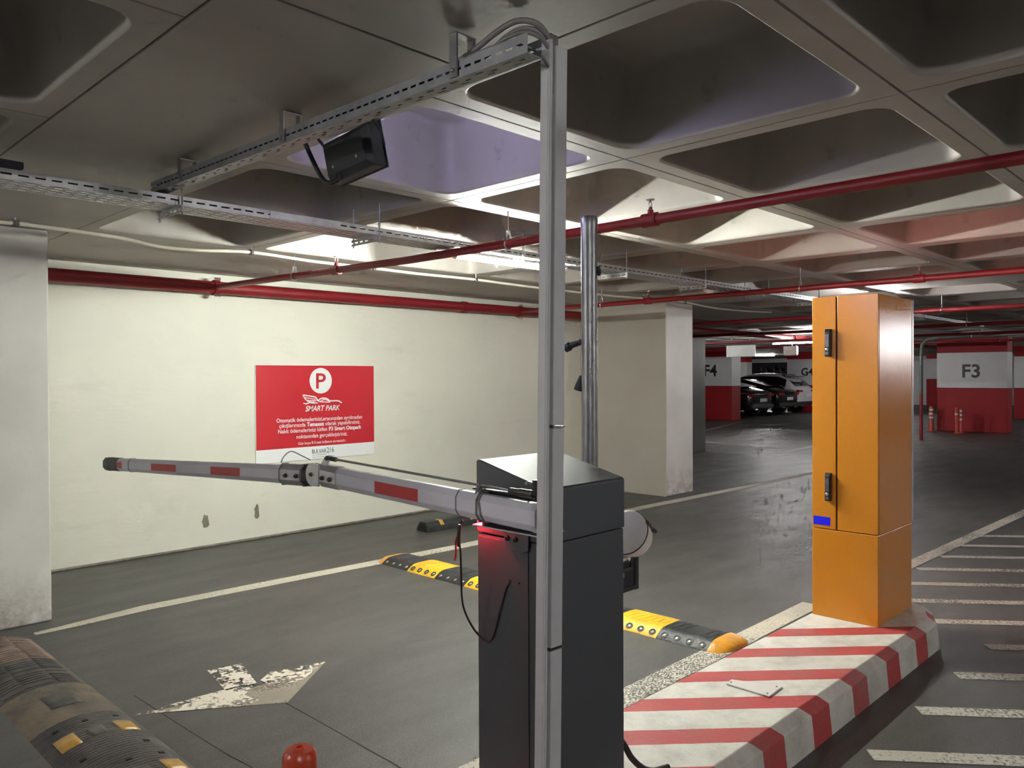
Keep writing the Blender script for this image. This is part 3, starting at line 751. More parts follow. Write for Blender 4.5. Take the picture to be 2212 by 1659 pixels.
for pts, wd in (([(792, 565), (870, 578), (935, 592), (955, 612), (970, 635), (1000, 615), (1040, 606), (1085, 618), (1120, 642), (1205, 643), (1240, 655), (1264, 672)], .0065),
            ([(792, 565), (812, 600), (840, 628), (900, 634), (952, 634)], .0055), ([(815, 595), (880, 608), (940, 618)], .004), ([(842, 640), (880, 650), (930, 652)], .0045),
            ([(798, 660), (830, 669), (875, 655), (905, 662), (966, 661)], .0055), ([(972, 640), (1000, 645), (1035, 625), (1070, 628), (1105, 648), (1112, 658), (1060, 654), (985, 648)], .005)):
    s = stroke(pts, wd); logo.add(s.v, s.f)
logo.build('car_logo', 'sign_white', sg)
text('lettering', 'SMART PARK', 'sign_white', sg, (sx(1031), YS - .001, szz(757)), AX, width=.42, height=.056, offset=.018, shear=.25, thick=.0012)
def row(parts, xa, xb, y, h, name='lettering'):
    """a line of text with some words bolder; fitted between crop columns xa and xb"""
    body = ''.join(p for p, b in parts)
    org = (sx((xa + xb) / 2), YS - .001, szz(y))
    o = text(name, body, 'sign_white', sg, org, AX, width=sx(xb) - sx(xa), height=h, offset=.008, thick=.0012)
    ext = EXT[0]; pre = ''
    for p, b in parts:
        if b:
            k0 = font_extent(pre.rstrip()) + .06; k1 = font_extent(pre + p) + .06
            text('bold_' + name, body, 'sign_white', sg, org, AX, width=sx(xb) - sx(xa), height=h, offset=.032, thick=.0014, keep=(k0, k1), ext=ext)
        pre += p
    return o
row([('Otomatik ödemelerinizi,aracınızdan ayrılmadan', 0)], 490, 1524, 874, .0405)
row([('çıkışlarımızda ', 0), ('Temassız', 1), (' olarak yapabilirsiniz.', 0)], 522, 1498, 935, .0405)
row([('Nakit ödemelerinizi lütfen ', 0), ('P3 Smart Otopark', 1)], 508, 1510, 1000, .0405)
row([('noktasından gerçekleştiriniz.', 0)], 716, 1330, 1072, .0405)
row([('Gün boyu 0-3 saat kullanım ücretsizdir.', 0)], 735, 1312, 1146, .028)
text('lettering', 'BULVAR', 'sign_ink', sg, (sx(982), YS - .001, szz(1264)), AX, width=.172, height=.044, thick=.0012)
text('lettering', '216', 'sign_ink', sg, (sx(1117), YS - .001, szz(1264)), AX, width=.088, height=.056, thick=.0012)
G().box(sx(897), sx(1068), YS - .0012, YS, szz(1283), szz(1279)).build('underline', 'sign_ink', sg)
text('lettering', 'HAYATI ÇOK SEVDİREN', 'sign_ink', sg, (sx(1030), YS - .001, szz(1311)), AX, width=.265, height=.013, thick=.0012)

# ------------------------------------------------------------------ striped traffic island
isl = thing('traffic_island', 'raised kerb island painted with red and white stripes', 'kerb', (0, 0, 0))
def island_ring(ins, z):
    x0, x1, y0, y1 = 1.22 + ins, 5.36 - ins, 1.43 + ins, 2.04 - ins * .6
    c = .22
    return [(x0 + .25, y0, z), (x1 - .34, y0, z), (x1 - .10, y0 + .10, z), (x1, y0 + c + .08, z), (x1, y1 - .1, z), (x1 - .1, y1, z), (x0 + .25, y1, z), (x0 + .07, y1 - .08, z), (x0, (y0 + y1) / 2, z), (x0 + .07, y0 + .08, z)]
g = G(); g.loft([island_ring(0, 0), island_ring(.010, .142), island_ring(.05, .18)])
g.f.append(tuple(range(20, 30)))
g.build('kerb_body', 'striped_kerb_paint', isl, bevel=.004)
ch = thing('access_cover', 'small pale metal cover plate lying on the striped island', 'cover plate', (3.34, 1.73, .18))
g = G(); q = [(3.270, 1.826), (3.330, 1.832), (3.412, 1.622), (3.268, 1.616)]
g.prism(q, 'z', .1815, .1885); g.build('plate', 'plastic_white', ch, bevel=.002)
for x, y in ((3.295, 1.815), (3.39, 1.64), (3.29, 1.635)):
    G().lathe([(.005, .1885), (.005, .190)], (x, y, 0), 8).build('screw', 'hinge_dark', ch)

# ------------------------------------------------------------------ orange kiosk
kx0, kx1, ky0, ky1 = 4.596, 5.15, 1.624, 2.0
ki = thing('ticket_kiosk', 'tall orange ticket machine cabinet standing on the island', 'kiosk', (4.9, 1.81, .18))
G().box(kx0, kx1, ky0, ky1, .18, .693).build('plinth', 'kiosk_orange', ki, bevel=.003)
G().box(kx0 + .018, kx1, ky0 + .0, ky1, .695, 2.05).build('body', 'kiosk_orange', ki, bevel=.003)
G().box(kx0 + .012, kx0 + .0175, ky0 + .006, ky1 - .006, .70, 2.045).build('door_gap', 'kiosk_gap', ki)
d1 = G().box(kx0, kx0 + .0117, 1.8605, ky1, .697, 2.051).build('narrow_door', 'kiosk_orange', ki, bevel=.0025)
d2 = G().box(kx0, kx0 + .0117, ky0, 1.8525, .697, 2.051).build('wide_door', 'kiosk_orange', ki, bevel=.0025)
G().box(kx0 + .05, kx1 - .02, ky0 + .04, ky1 - .04, 2.05, 2.058).build('roof_plate', 'kiosk_orange', ki)
G().box(kx1, kx1 + .035, ky0 - .002, ky1 + .002, .70, 2.05).build('front_bezel', 'kiosk_bezel', ki, bevel=.006)
G().box(kx1 + .035, kx1 + .038, ky0 + .05, ky1 - .05, 1.25, 1.7).build('unseen_front_glow', 'unseen_red_glow', ki)  # unseen glowing panel, added for the pink tint on the ceiling
def handle(z0, z1):
    yc = 1.9005; hw = .0165
    h = G().loft([[(kx0, yc - hw, z0), (kx0, yc + hw, z0), (kx0, yc + hw, z1), (kx0, yc - hw, z1)],
                  [(kx0 - .022, yc - hw, z0), (kx0 - .022, yc + hw, z0), (kx0 - .016, yc + hw, z1), (kx0 - .016, yc - hw, z1)],
                  [(kx0 - .028, yc - hw + .003, z0 + .004), (kx0 - .028, yc + hw - .003, z0 + .004), (kx0 - .026, yc + hw - .003, z1 - .018), (kx0 - .026, yc - hw + .003, z1 - .018)]], cap=True).build('handle', 'handle_metal', d1, bevel=.0012)
    G().box(kx0 - .0305, kx0 - .0275, yc - .011, yc + .011, z0 + .010, z1 - .03).build('lever', 'handle_plate', h, bevel=.001) if False else None
    return h
def handle_full(z0, z1):
    h = handle(z0, z1); yc = 1.9005
    G().box(kx0 - .0305, kx0 - .0275, yc - .0115, yc + .0115, z0 + .055, z1 - .03).build('lever', 'handle_plate', ki, bevel=.001)
    G().lathe([(.009, 0), (.009, .004), (.006, .006)], (kx0 - .0275, yc, z0 + .040), 12, Matrix.Rotation(-pi / 2, 3, 'Y')).build('lock_cylinder', 'steel_bright', ki, smooth=40)
    G().box(kx0 - .0295, kx0 - .0275, yc - .010, yc + .010, z0 + .008, z0 + .026).build('key_cover', 'handle_plate', ki, bevel=.001)
handle_full(1.704, 1.863); handle_full(.864, 1.026)
G().box(kx0 - .0012, kx0 + .0002, 1.893, 1.992, .716, .766).build('blank_sticker', 'sticker_blue', d1)

# ------------------------------------------------------------------ barrier gate
BX0, BX1, BY0, BY1 = 1.79, 2.18, 1.60, 1.905
bg = thing('barrier_gate', 'dark grey parking barrier cabinet with red and white jointed arm', 'barrier', (1.98, 1.75, .18))
cab = G().box(BX0, BX1, BY0, BY1, .18, 1.083).build('cabinet', 'cabinet_grey', bg, bevel=.004)
G().box(BX0 - .0008, BX0 + .001, BY0 + .0, BY0 + .072, .18, 1.083).build('edge_strip', 'cabinet_seam', bg) if False else None
G().box(BX0 - .003, BX0, BY0 + .075, BY1 - .004, .20, 1.075).build('side_door', 'cabinet_grey', bg, bevel=.001)
lid = G().prism([(BY0 - .003, 1.0865), (BY1 + .003, 1.0865), (BY1 + .003, 1.322), (BY1 - .01, 1.326), (BY0 + .004, 1.256), (BY0 - .003, 1.250)], 'x', BX0 - .003, BX1 + .003).build('lid', 'cabinet_grey', bg, bevel=.004)
XA = 1.690
def octa(y, z, hh, hw, c=.5):
    return [(XA - hw, y, z - hh * c), (XA - hw, y, z + hh * c), (XA - hw * .45, y, z + hh), (XA + hw * .45, y, z + hh), (XA + hw, y, z + hh * c), (XA + hw, y, z - hh * c), (XA + hw * .45, y, z - hh), (XA - hw * .45, y, z - hh)]
def zin(y): return 1.198 + (y - 1.85) * .0265          # centre line of inner boom
def zout(y): return 1.202 - (y - 2.90) * .0534           # outer boom
HH, HW = .0415, .026
inner = G().loft([octa(1.535, zin(1.535), HH, HW), octa(2.56, zin(2.56), HH * .96, HW)], cap=True).build('inner_boom', 'arm_white', bg, bevel=.003)
outer = G().loft([octa(2.82, zout(2.82), HH * .92, HW), octa(4.80, zout(4.80), HH * .86, HW)], cap=True).build('outer_boom', 'arm_white', bg, bevel=.003)
def sticker(y0, y1, zf, h, par):
    G().loft([[(XA - HW - .001, y0, zf(y0) - h), (XA - HW - .001, y0, zf(y0) + h)], [(XA - HW - .001, y1, zf(y1) - h), (XA - HW - .001, y1, zf(y1) + h)]], closed=False).build('red_reflector', 'reflect_red', par, solid=.0008)
sticker(2.06, 2.30, zin, .021, inner); sticker(3.30, 3.585, zout, .0185, outer); sticker(3.975, 4.28, zout, .018, outer); sticker(4.70, 4.80, zout, .018, outer)
# end cap
cp = [octa(4.78, zout(4.78), HH * .92, HW * 1.08), octa(4.90, zout(4.90), HH * .92, HW * 1.08), octa(4.93, zout(4.93), HH * .98, HW * 1.15), octa(5.0, zout(5.0), HH * .9, HW), octa(5.03, zout(5.03), HH * .6, HW * .6)]
G().loft(cp, cap=True).build('end_cap', 'rubber_black', outer, bevel=.002)
# outer boom sleeve, hinge gap, inner sleeve
s1 = G().loft([octa(2.79, zout(2.79), HH * 1.03, HW * 1.12), octa(2.96, zout(2.96), HH * 1.03, HW * 1.12)], cap=True).build('outer_sleeve', 'arm_steel', bg, bevel=.002)
G().loft([octa(2.735, zout(2.735), HH * 1.0, HW * .9), octa(2.79, zout(2.79), HH * 1.05, HW * 1.15)], cap=True).build('hinge_gasket', 'rubber_black', bg, bevel=.002)
s2 = G().loft([octa(2.545, zin(2.545), HH * 1.05, HW * 1.14), octa(2.665, zin(2.665), HH * 1.05, HW * 1.14)], cap=True).build('inner_sleeve', 'arm_steel', bg, bevel=.002)
hp = []
for k in range(14):
    a = pi / 2 - pi * k / 13
    hp.append((2.70 + .045 * math.cos(a), zin(2.7) + .045 * math.sin(a)))
hp += [(2.655, zin(2.66) - .042), (2.655, zin(2.66) + .042)]
hin = G().prism(hp, 'x', XA - HW * 1.14 - .003, XA - HW * 1.14 + .003).build('hinge_plate', 'arm_steel', bg)
def bolt(y, z, par, x=None):
    G().lathe([(.009, 0), (.009, .006), (.005, .008), (.005, .012)], (x or XA - HW * 1.14, y, z), 8, Matrix.Rotation(-pi / 2, 3, 'Y')).build('bolt', 'hinge_dark', par, smooth=30)
for y in (2.82, 2.90): bolt(y, zout(y) - .002, s1)
for y in (2.63, 2.58): bolt(y, zin(y) - .006, s2)
bolt(2.705, zin(2.7), hin)
for y, hh in ((2.795, 1.06), (2.955, 1.06)):
    G().tube([*octa(y, zout(y), HH * hh, HW * 1.16), octa(y, zout(y), HH * hh, HW * 1.16)[0]], .0022, 5).build('wire_tie', 'cable_grey', s1)
G().tube(smooth_path([(XA - .02, 2.955, zout(2.955) + .05), (XA - .02, 2.93, zout(2.93) + .075), (XA - .015, 2.88, zout(2.88) + .095), (XA, 2.82, zout(2.82) + .075), (XA + .01, 2.78, zout(2.78) + .06)]), .002, 5).build('wire_tail', 'cable_grey', s1)
for y in (1.87, 4.60):
    zf = zin if y < 2 else zout
    q = octa(y, zf(y), HH * (1.03 if y < 2 else .91), HW * 1.05)
    G().tube([*q, q[0]], .0018, 5).build('wire_tie', 'cable_grey', inner if y < 2 else outer)
# lever and tie rod
lv = G().prism([(2.735, zin(2.7) + .012), (2.70, zin(2.7) + .045), (2.665, 1.262), (2.628, 1.297), (2.605, 1.300), (2.598, 1.285), (2.64, 1.245), (2.66, zin(2.66) + .02)], 'x', XA - .017, XA - .010).build('lever', 'arm_steel', bg, bevel=.001)
bolt(2.614, 1.289, lv, XA - .017)
G().tube([(XA - .012, 2.60, 1.288), (XA - .012, 2.565, 1.2865)], .009, 8).build('rod_end', 'hinge_dark', bg)
G().tube([(XA - .012, 2.60, 1.288), (XA - .012, 1.63, 1.259)], .0045, 8).build('tie_rod', 'steel_bright', bg, smooth=40)
G().tube([(XA - .012, 1.645, 1.259), (XA - .012, 1.60, 1.258)], .010, 10).build('rod_end', 'hinge_dark', bg)
G().tube([(XA - .012, 1.605, 1.258), (XA - .012, 1.548, 1.257)], .0125, 10).build('rod_bush', 'hinge_dark', bg)
br = G().box(XA - .02, XA + .02, 1.535, 1.548, 1.242, 1.300).box(XA - .02, XA + .02, 1.53, 1.80, 1.2495, 1.2545).build('rod_bracket', 'handle_metal', bg, bevel=.001)
G().tube([(XA - .015, 1.552, 1.288), (XA - .015, 1.57, 1.292), (XA - .015, 1.575, 1.285)], .005, 6).build('bracket_bolt', 'steel_bright', br)
G().loft([octa(1.53, zin(1.53), HH * 1.05, HW * 1.05), octa(1.555, zin(1.555), HH * 1.05, HW * 1.05)], cap=True).build('boom_root', 'arm_white', bg, bevel=.003)
# clamp wires
for y, dy in ((1.775, .0), (1.755, .01)):
    q = octa(y, zin(y), HH * 1.07, HW * 1.07); q = [(a, b + (dy if c > zin(y) else 0), c) for a, b, c in q]
    G().tube([*q, q[0]], .0035, 6).build('clamp_wire', 'cable_grey', inner)
G().tube([(XA - .03, 1.775, zin(1.77) + .045), (XA - .034, 1.75, zin(1.77) + .075)], .0035, 6).build('clamp_wire', 'cable_grey', inner)
# mounting block between arm and cabinet with flange below
G().box(XA + .02, BX0, 1.60, 1.80, 1.135, 1.245).build('drive_block', 'cabinet_seam', bg)
G().box(XA - .022, BX0, 1.53, 1.80, 1.137, 1.1415).build('arm_shelf', 'steel_bright', bg, bevel=.001)
fl2 = G().prism([(1.665, 1.135), (1.82, 1.135), (1.775, 1.10), (1.765, 1.055), (1.69, 1.048), (1.668, 1.058)], 'x', BX0 - .010, BX0 - .004).build('flange', 'cabinet_grey', bg, bevel=.002)
for y in (1.757, 1.722): bolt(y, 1.088, fl2, BX0 - .010)
G().box(BX0 - .042, BX0 - .006, 1.848, 1.912, 1.1565, 1.160).build('led_light_block', 'housing_black', bg)  # plate added to keep the red glow off the ceiling
led = G().box(BX0 - .035, BX0 - .012, 1.855, 1.905, 1.151, 1.156).build('red_led_strip', 'red_led', bg)
# hanging cables
G().tube(smooth_path([(XA, 1.87, 1.142), (XA - .01, 1.876, 1.10), (XA - .01, 1.868, 1.04), (XA, 1.876, .95), (XA + .02, 1.89, .86), (XA + .06, 1.885, .78), (BX0 - .006, 1.862, .735), (BX0 - .006, 1.83, .755), (BX0 - .006, 1.795, .85), (BX0 - .006, 1.770, .92), (BX0 - .004, 1.752, .948)]), .0032, 6).build('sensor_cable', 'cable_black', bg, smooth=60)
G().tube([(XA - .012, 1.868, 1.13), (XA - .014, 1.872, 1.09), (XA - .012, 1.874, 1.06)], .006, 6).build('cable_joint', 'cable_black', bg, smooth=60)
G().tube(smooth_path([(XA - .014, 1.872, 1.10), (XA - .016, 1.883, 1.075), (XA - .016, 1.883, 1.04), (XA - .016, 1.888, 1.015)]), [.003] * 15 + [.006], 6).build('red_strap', 'reflect_red', bg, smooth=60)
G().lathe([(.004, 0), (.004, .002)], (BX0 - .005, 1.752, .952), 8, Matrix.Rotation(-pi / 2, 3, 'Y')).build('cable_hole', 'cabinet_seam', bg)
G().lathe([(.003, 0), (.003, .002)], (BX0 - .005, 1.712, .951), 8, Matrix.Rotation(-pi / 2, 3, 'Y')).build('cable_hole', 'cabinet_seam', bg)
tag(G().tube(smooth_path([(2.185, 1.64, .37), (2.215, 1.625, .325), (2.25, 1.62, .27), (2.31, 1.615, .215), (2.36, 1.60, .193), (2.42, 1.58, .192)]), .011, 8).build('power_hose', 'cable_black', smooth=60), 'black hose from the barrier cabinet down onto the striped island', 'hose')

# ------------------------------------------------------------------ pole, camera, lamp behind the cabinet
PX, PY = 2.35, 1.88
po = thing('steel_pole', 'round galvanised steel pole standing behind the barrier cabinet', 'pole', (PX, PY, .18))
G().lathe([(.07, .18), (.07, .19), (.0305, .192), (.0305, 2.165)], (PX, PY, 0), 24).build('tube', 'galvanised_dark', po, smooth=40)
G().lathe([(.0315, 2.15), (.0325, 2.17), (.0325, 2.19), (.029, 2.198), (0, 2.199)], (PX, PY, 0), 24).build('cap', 'galvanised_dark', po, smooth=40)
tag(G().tube([(PX - .004, PY + .04, 1.728), (PX - .01, PY + .082, 1.715), (PX - .012, PY + .086, 1.713), (PX - .016, PY + .105, 1.705)], [.012, .012, .017, .017], 10).build('black_spotlight', 'housing_black', smooth=40), 'upper small black spotlight on the left of the steel pole', 'spotlight', 'small black spotlights on the pole')
tag(G().tube([(PX, PY + .035, 1.60), (PX - .004, PY + .045, 1.56), (PX - .006, PY + .05, 1.543)], [.010, .018, .019], 10).build('black_spotlight', 'housing_black', smooth=40), 'lower small black spotlight half hidden by the steel pole', 'spotlight', 'small black spotlights on the pole')
tag(G().tube([(PX + .012, PY - .032, 2.01), (PX + .018, PY - .034, 1.985), (PX + .02, PY - .03, 1.975)], [.008, .009, .004], 8).build('pole_clip', 'housing_black', smooth=40), 'small black clip high on the right of the pole', 'clip')
cc = thing('camera_housing', 'white plastic camera housing sticking out behind the barrier cabinet', 'camera', (2.58, 1.86, .95))
R_ = Matrix.Rotation(math.radians(-52), 3, 'Z') @ Matrix.Rotation(math.radians(58), 3, 'X')
# axis from lid end towards the nose
ax = Vector((.87, .08, -.50)).normalized(); qx = ax.to_track_quat('Z', 'Y').to_matrix()
c0 = Vector((2.50, 1.825, .995))
G().lathe([(.084, 0), (.088, .003), (.090, .012), (.088, .03), (.074, .085), (.066, .098), (0, .100)], c0, 28, qx).build('shell', 'plastic_white', cc, smooth=40)
G().lathe([(.089, .006), (.092, .010), (.089, .014)], c0, 28, qx).build('seam_ring', 'hinge_dark', cc, smooth=40)
e1 = c0 + qx @ Vector((.0, 0, 0))
hv = (Vector((.75, -.62, .1)) - ax * Vector((.75, -.62, .1)).dot(ax)).normalized()
h0 = c0 + hv * .091 + ax * .012; h1 = c0 + hv * .084 + ax * .085
G().tube([h0, h1], .006, 8).build('hinge', 'hinge_dark', cc, smooth=40)
for f in (.05, .95): G().tube([h0.lerp(h1, f) - ax * .012, h0.lerp(h1, f) + ax * .012], .0095, 8).build('hinge_knuckle', 'hinge_dark', cc, smooth=40)
G().tube([(2.555, 1.86, .94), (2.555, 1.86, .90), (2.54, 1.86, .875)], .022, 12).build('neck', 'plastic_white', cc, smooth=40)
G().tube([(2.54, 1.86, .885), (2.47, 1.865, .868), (2.38, 1.875, .865)], .016, 12).build('arm', 'plastic_white', cc, smooth=40)
fb = thing('infrared_lamp', 'black square lamp below the white camera housing', 'lamp', (2.57, 1.86, .79))
G().box(2.44, 2.645, 1.875, 1.915, .742, .862).build('case', 'housing_black', fb, bevel=.004)
G().box(2.437, 2.648, 1.868, 1.876, .738, .757).build('lower_rim', 'housing_black', fb, bevel=.003)
G().box(2.628, 2.652, 1.87, 1.92, .735, .868).build('side_rim', 'housing_black', fb, bevel=.003)
G().box(2.43, 2.60, 1.862, 1.874, .824, .836).build('bracket', 'hinge_dark', fb, bevel=.002)
G().tube([(2.595, 1.868, .83), (2.595, 1.868, .90)], .004, 6).build('bracket_rod', 'hinge_dark', fb)
G().box(2.50, 2.558, 1.8735, 1.875, .797, .815).build('pink_label', 'rubber_pink_worn', fb)
G().tube([(2.38, 1.885, .80), (2.45, 1.89, .80)], .01, 8).build('pole_arm', 'hinge_dark', fb)

# ------------------------------------------------------------------ delineator posts
def delineator(label, x, y, h, r, mat, bands, tilt=(0, 0), group='orange delineator posts'):
    t = thing('delineator_post', label, 'bollard', (x, y, 0), group)
    G().lathe([(r * 2.2, 0), (r * 2.2, .02), (r * 1.1, .035), (r, .05), (r, h - .02), (r * .94, h - .008), (r * .80, h), (r * .32, h), (r * .30, h + .006), (r * .20, h + .006), (r * .18, h - .05)], (x, y, 0), 28).build('post', mat, t, smooth=35)
    for z in bands: G().lathe([(r + .0015, z), (r + .0015, z + .05)], (x, y, 0), 20).build('reflective_band', 'white_paint', t, smooth=40)
    t.rotation_euler = (tilt[0], tilt[1], 0)
    return t
delineator('dark orange flexible post with hollow top in the near foreground', .985, 1.668, .718, .040, 'post_orange', ())
delineator('orange banded post left of column F3', 23.95, 7.04, .70, .06, 'post_orange_far', (.36, .47, .58))
delineator('leaning orange post in front of column F3', 23.35, 6.24, .70, .035, 'post_orange_far', (.5,), (-.02, .0))
delineator('thin orange banded post beside the leaning one', 23.75, 6.24, .66, .035, 'post_orange_far', (.34, .46, .57))

# ------------------------------------------------------------------ rubber road humps
def arc_profile(x0, x1, h, n=12):
    out = []
    for k in range(n + 1):
        t = k / n; x = x0 + (x1 - x0) * t
        out.append((x, h * (1 - abs(2 * t - 1) ** 2.3)))
    return out
def hump_segment(par, y0, y1, mat, ribs, name='rubber_segment'):
    g = G(); pr = arc_profile(1.0, 1.405, .052); rings = []
    if ribs:
        y = y0; k = 0
        while y < y1 - 1e-6:
            for dy, dz in ((0, 0), (.005, .006), (.015, .006), (.020, 0)):
                yy = min(y + dy, y1); rings.append([(x, yy, max(z + (dz if 0 < i < 12 else 0), 0)) for i, (x, z) in enumerate(pr)])
            y += .024
        rings.append([(x, y1, z) for x, z in pr])
    else:
        for k in range(9): rings.append([(x, y0 + (y1 - y0) * k / 8, z) for x, z in pr])
    g.loft(rings, closed=False)
    n = len(pr); g.f.append(tuple(range(n))); L = len(rings) * n; g.f.append(tuple(range(L - n, L)))
    return g.build(name, mat, par, smooth=30)
hp_ = thing('speed_hump', 'worn rubber speed hump with yellow reflectors at lower left', 'speed hump', (1.2, 4.2, 0))
hump_segment(hp_, 4.985, 5.50, 'rubber_pink_worn', 0)
hump_segment(hp_, 4.465, 4.980, 'rubber_dark_worn', 0)
hump_segment(hp_, 3.945, 4.460, 'rubber_tan_worn', 0)
def zhump(x): t = (x - 1.0) / .405; return .052 * (1 - abs(2 * t - 1) ** 2.3)
def on_hump(x0, x1, y0, y1, lift, name, mat, par):
    g = G(); xs = [x0 + (x1 - x0) * k / 5 for k in range(6)]
    g.loft([[(x, y0, zhump(x) + lift), (x, y1, zhump(x) + lift)] for x in xs], closed=False)
    return g.build(name, mat, par, solid=.003, smooth=40)
for y0, y1 in ((3.425, 3.94), (2.905, 3.42)):
    s = hump_segment(hp_, y0, y1, 'rubber_dark_worn', 1)
    on_hump(1.045, 1.125, y0 + .225, y0 + .355, .006, 'yellow_reflector', 'reflector_yellow', s)
    on_hump(1.285, 1.365, y0 + .225, y0 + .355, .006, 'yellow_reflector', 'reflector_yellow', s)
    on_hump(1.17, 1.235, y0 + .245, y0 + .335, .006, 'name_plate', 'rubber_dark_worn', s)
    for x, y in ((1.08, y0 + .44), (1.33, y0 + .44), (1.08, y0 + .08), (1.33, y0 + .08), (1.2, y0 + .44)):
        on_hump(x - .012, x + .012, y - .012, y + .012, .0055, 'bolt_recess', 'cabinet_seam', s)
for y0, y1 in ((4.985, 5.50), (4.465, 4.98)):
    for k in range(14):
        y = y0 + .03 + k * (y1 - y0 - .06) / 13
        for xa, xb in ((1.03, 1.12), (1.13, 1.26), (1.27, 1.37)):
            if random.random() < .8: on_hump(xa, xb, y - .009, y + .009, .002, 'tread_block', 'rubber_pink_worn' if y0 > 4.9 else 'rubber_dark_worn', hp_)
for x in (1.2,): on_hump(1.14, 1.27, 4.12, 4.30, .002, 'tread_block', 'rubber_dark_worn', hp_)

rb = thing('road_bump', 'yellow and black rubber bump with round reflectors across the lane', 'speed bump', (4.23, 4, 0))
def bump_prof():
    return [(4.045, 0), (4.05, .008), (4.10, .040), (4.125, .049), (4.17, .053), (4.28, .053), (4.33, .047), (4.41, .010), (4.415, 0)]
EYE = G().lathe([(.0235, 0), (.0235, .0025), (.018, .003), (.016, -.003), (.0, -.003)], n=16).mesh('socket_ring', smooth=40); EYE.materials.append(MATS['socket_dark'])
LENS = G().lathe([(.0150, -.003), (.0135, .0015), (.008, .0035), (0, .004)], n=16).mesh('reflector_lens', smooth=60); LENS.materials.append(MATS['cats_eye'])
nrm = Vector((-.032, 0, .05)).normalized(); nq = nrm.to_track_quat('Z', 'Y').to_euler()
def bump_seg(y0, y1, mat):
    g = G(); pr = bump_prof()
    g.loft([[(x, y0 + (y1 - y0) * k / 4, z) for x, z in pr] for k in range(5)], closed=False)
    n = len(pr); g.f.append(tuple(range(n))); g.f.append(tuple(range(4 * n, 5 * n)))
    s = g.build('rubber_segment', mat, rb, smooth=30)
    for k in range(4):
        y = y0 + (y1 - y0) * (k + .5) / 4
        for me, nm in ((EYE, 'reflector_socket'), (LENS, 'reflector_lens')):
            o = bpy.data.objects.new(nm, me); COL.objects.link(o); o.parent = s
            o.location = Vector((4.0745, y, .0238)) - ORG[rb.name]; o.rotation_euler = nq
    # raised tread lines on top
    for k in range(7):
        yy = y0 + .025 + k * (y1 - y0 - .05) / 6
        for sgn in (-1, 1):
            if random.random() < .75:
                G().tube([(4.14, yy - .018 * sgn, .0505), (4.22, yy, .0535), (4.30, yy + .018 * sgn, .0505)], .003, 4).build('tread_rib', mat, s)
ys = [2.385 + .3463 * k for k in range(10)]
for k in range(9): bump_seg(ys[k] + .001, ys[k + 1] - .001, 'rubber_black' if k % 2 == 0 else 'rubber_yellow')
def bump_cap(y, sgn, mat):
    pr = bump_prof(); rings = []
    for k in range(7):
        t = k / 6; s = math.sqrt(max(0, 1 - (t * .985) ** 2))
        rings.append([(4.23 + (x - 4.23) * (.35 + .65 * s), y + sgn * t * .115, z * s) for x, z in pr])
    g = G().loft(rings, closed=False); n = len(pr); g.f.append(tuple(range(n))); g.f.append(tuple(range(6 * n, 7 * n)))
    g.build('end_cap', mat, rb, smooth=50)
bump_cap(ys[0], -1, 'rubber_orange'); bump_cap(ys[-1], 1, 'rubber_orange')

ws = thing('wheel_stop', 'black rubber wheel stop with yellow marks near the cream wall', 'wheel stop', (6.1, 6.35, 0))
G().prism([(6.26, 0), (6.26, .055), (6.30, .10), (6.40, .10), (6.45, .03), (6.45, 0)], 'x', 5.19, 7.0).build('body', 'rubber_black', ws, bevel=.006)
G().prism([(6.285, 0), (6.285, .05), (6.315, .085), (6.385, .085), (6.42, .03), (6.42, 0)], 'x', 5.186, 5.194).build('hollow_end', 'cabinet_seam', ws)
for x0, x1 in ((5.36, 5.41), (5.78, 6.05), (6.45, 6.6)):
    G().prism([(6.258, .058), (6.299, .102), (6.36, .102), (6.36, .099), (6.262, .054)], 'x', x0, x1).build('yellow_mark', 'reflector_yellow', ws)

# ------------------------------------------------------------------ far hanging things
hs = thing('hanging_sign', 'pale blank hanging sign seen from behind beside column F4', 'sign', (18, 9.64, 2.19))
G().box(18, 18.03, 9.25, 10.03, 2.045, 2.33).build('panel', 'hang_sign', hs, bevel=.005)
for y in (9.4, 9.88): G().tube([(18.015, y, 2.32), (18.015, y, ZC + .34)], .006, 6).build('hanger_wire', 'rod_steel', hs)
hb = thing('light_box', 'small pale box sign under the distant lit tube', 'sign', (17.75, 8.23, 2.15))
G().box(17.70, 17.80, 8.07, 8.39, 2.06, 2.257).build('case', 'hang_sign', hb, bevel=.01)
G().box(17.69, 17.81, 8.10, 8.36, 2.045, 2.061).build('bright_bottom', 'white_paint', hb)  # white strip stands for the bright reflection under the box
for y in (8.10, 8.20): G().tube([(17.75, y, 2.25), (17.75, y, ZC + .34)], .006, 6).build('hanger_wire', 'rod_steel', hb)

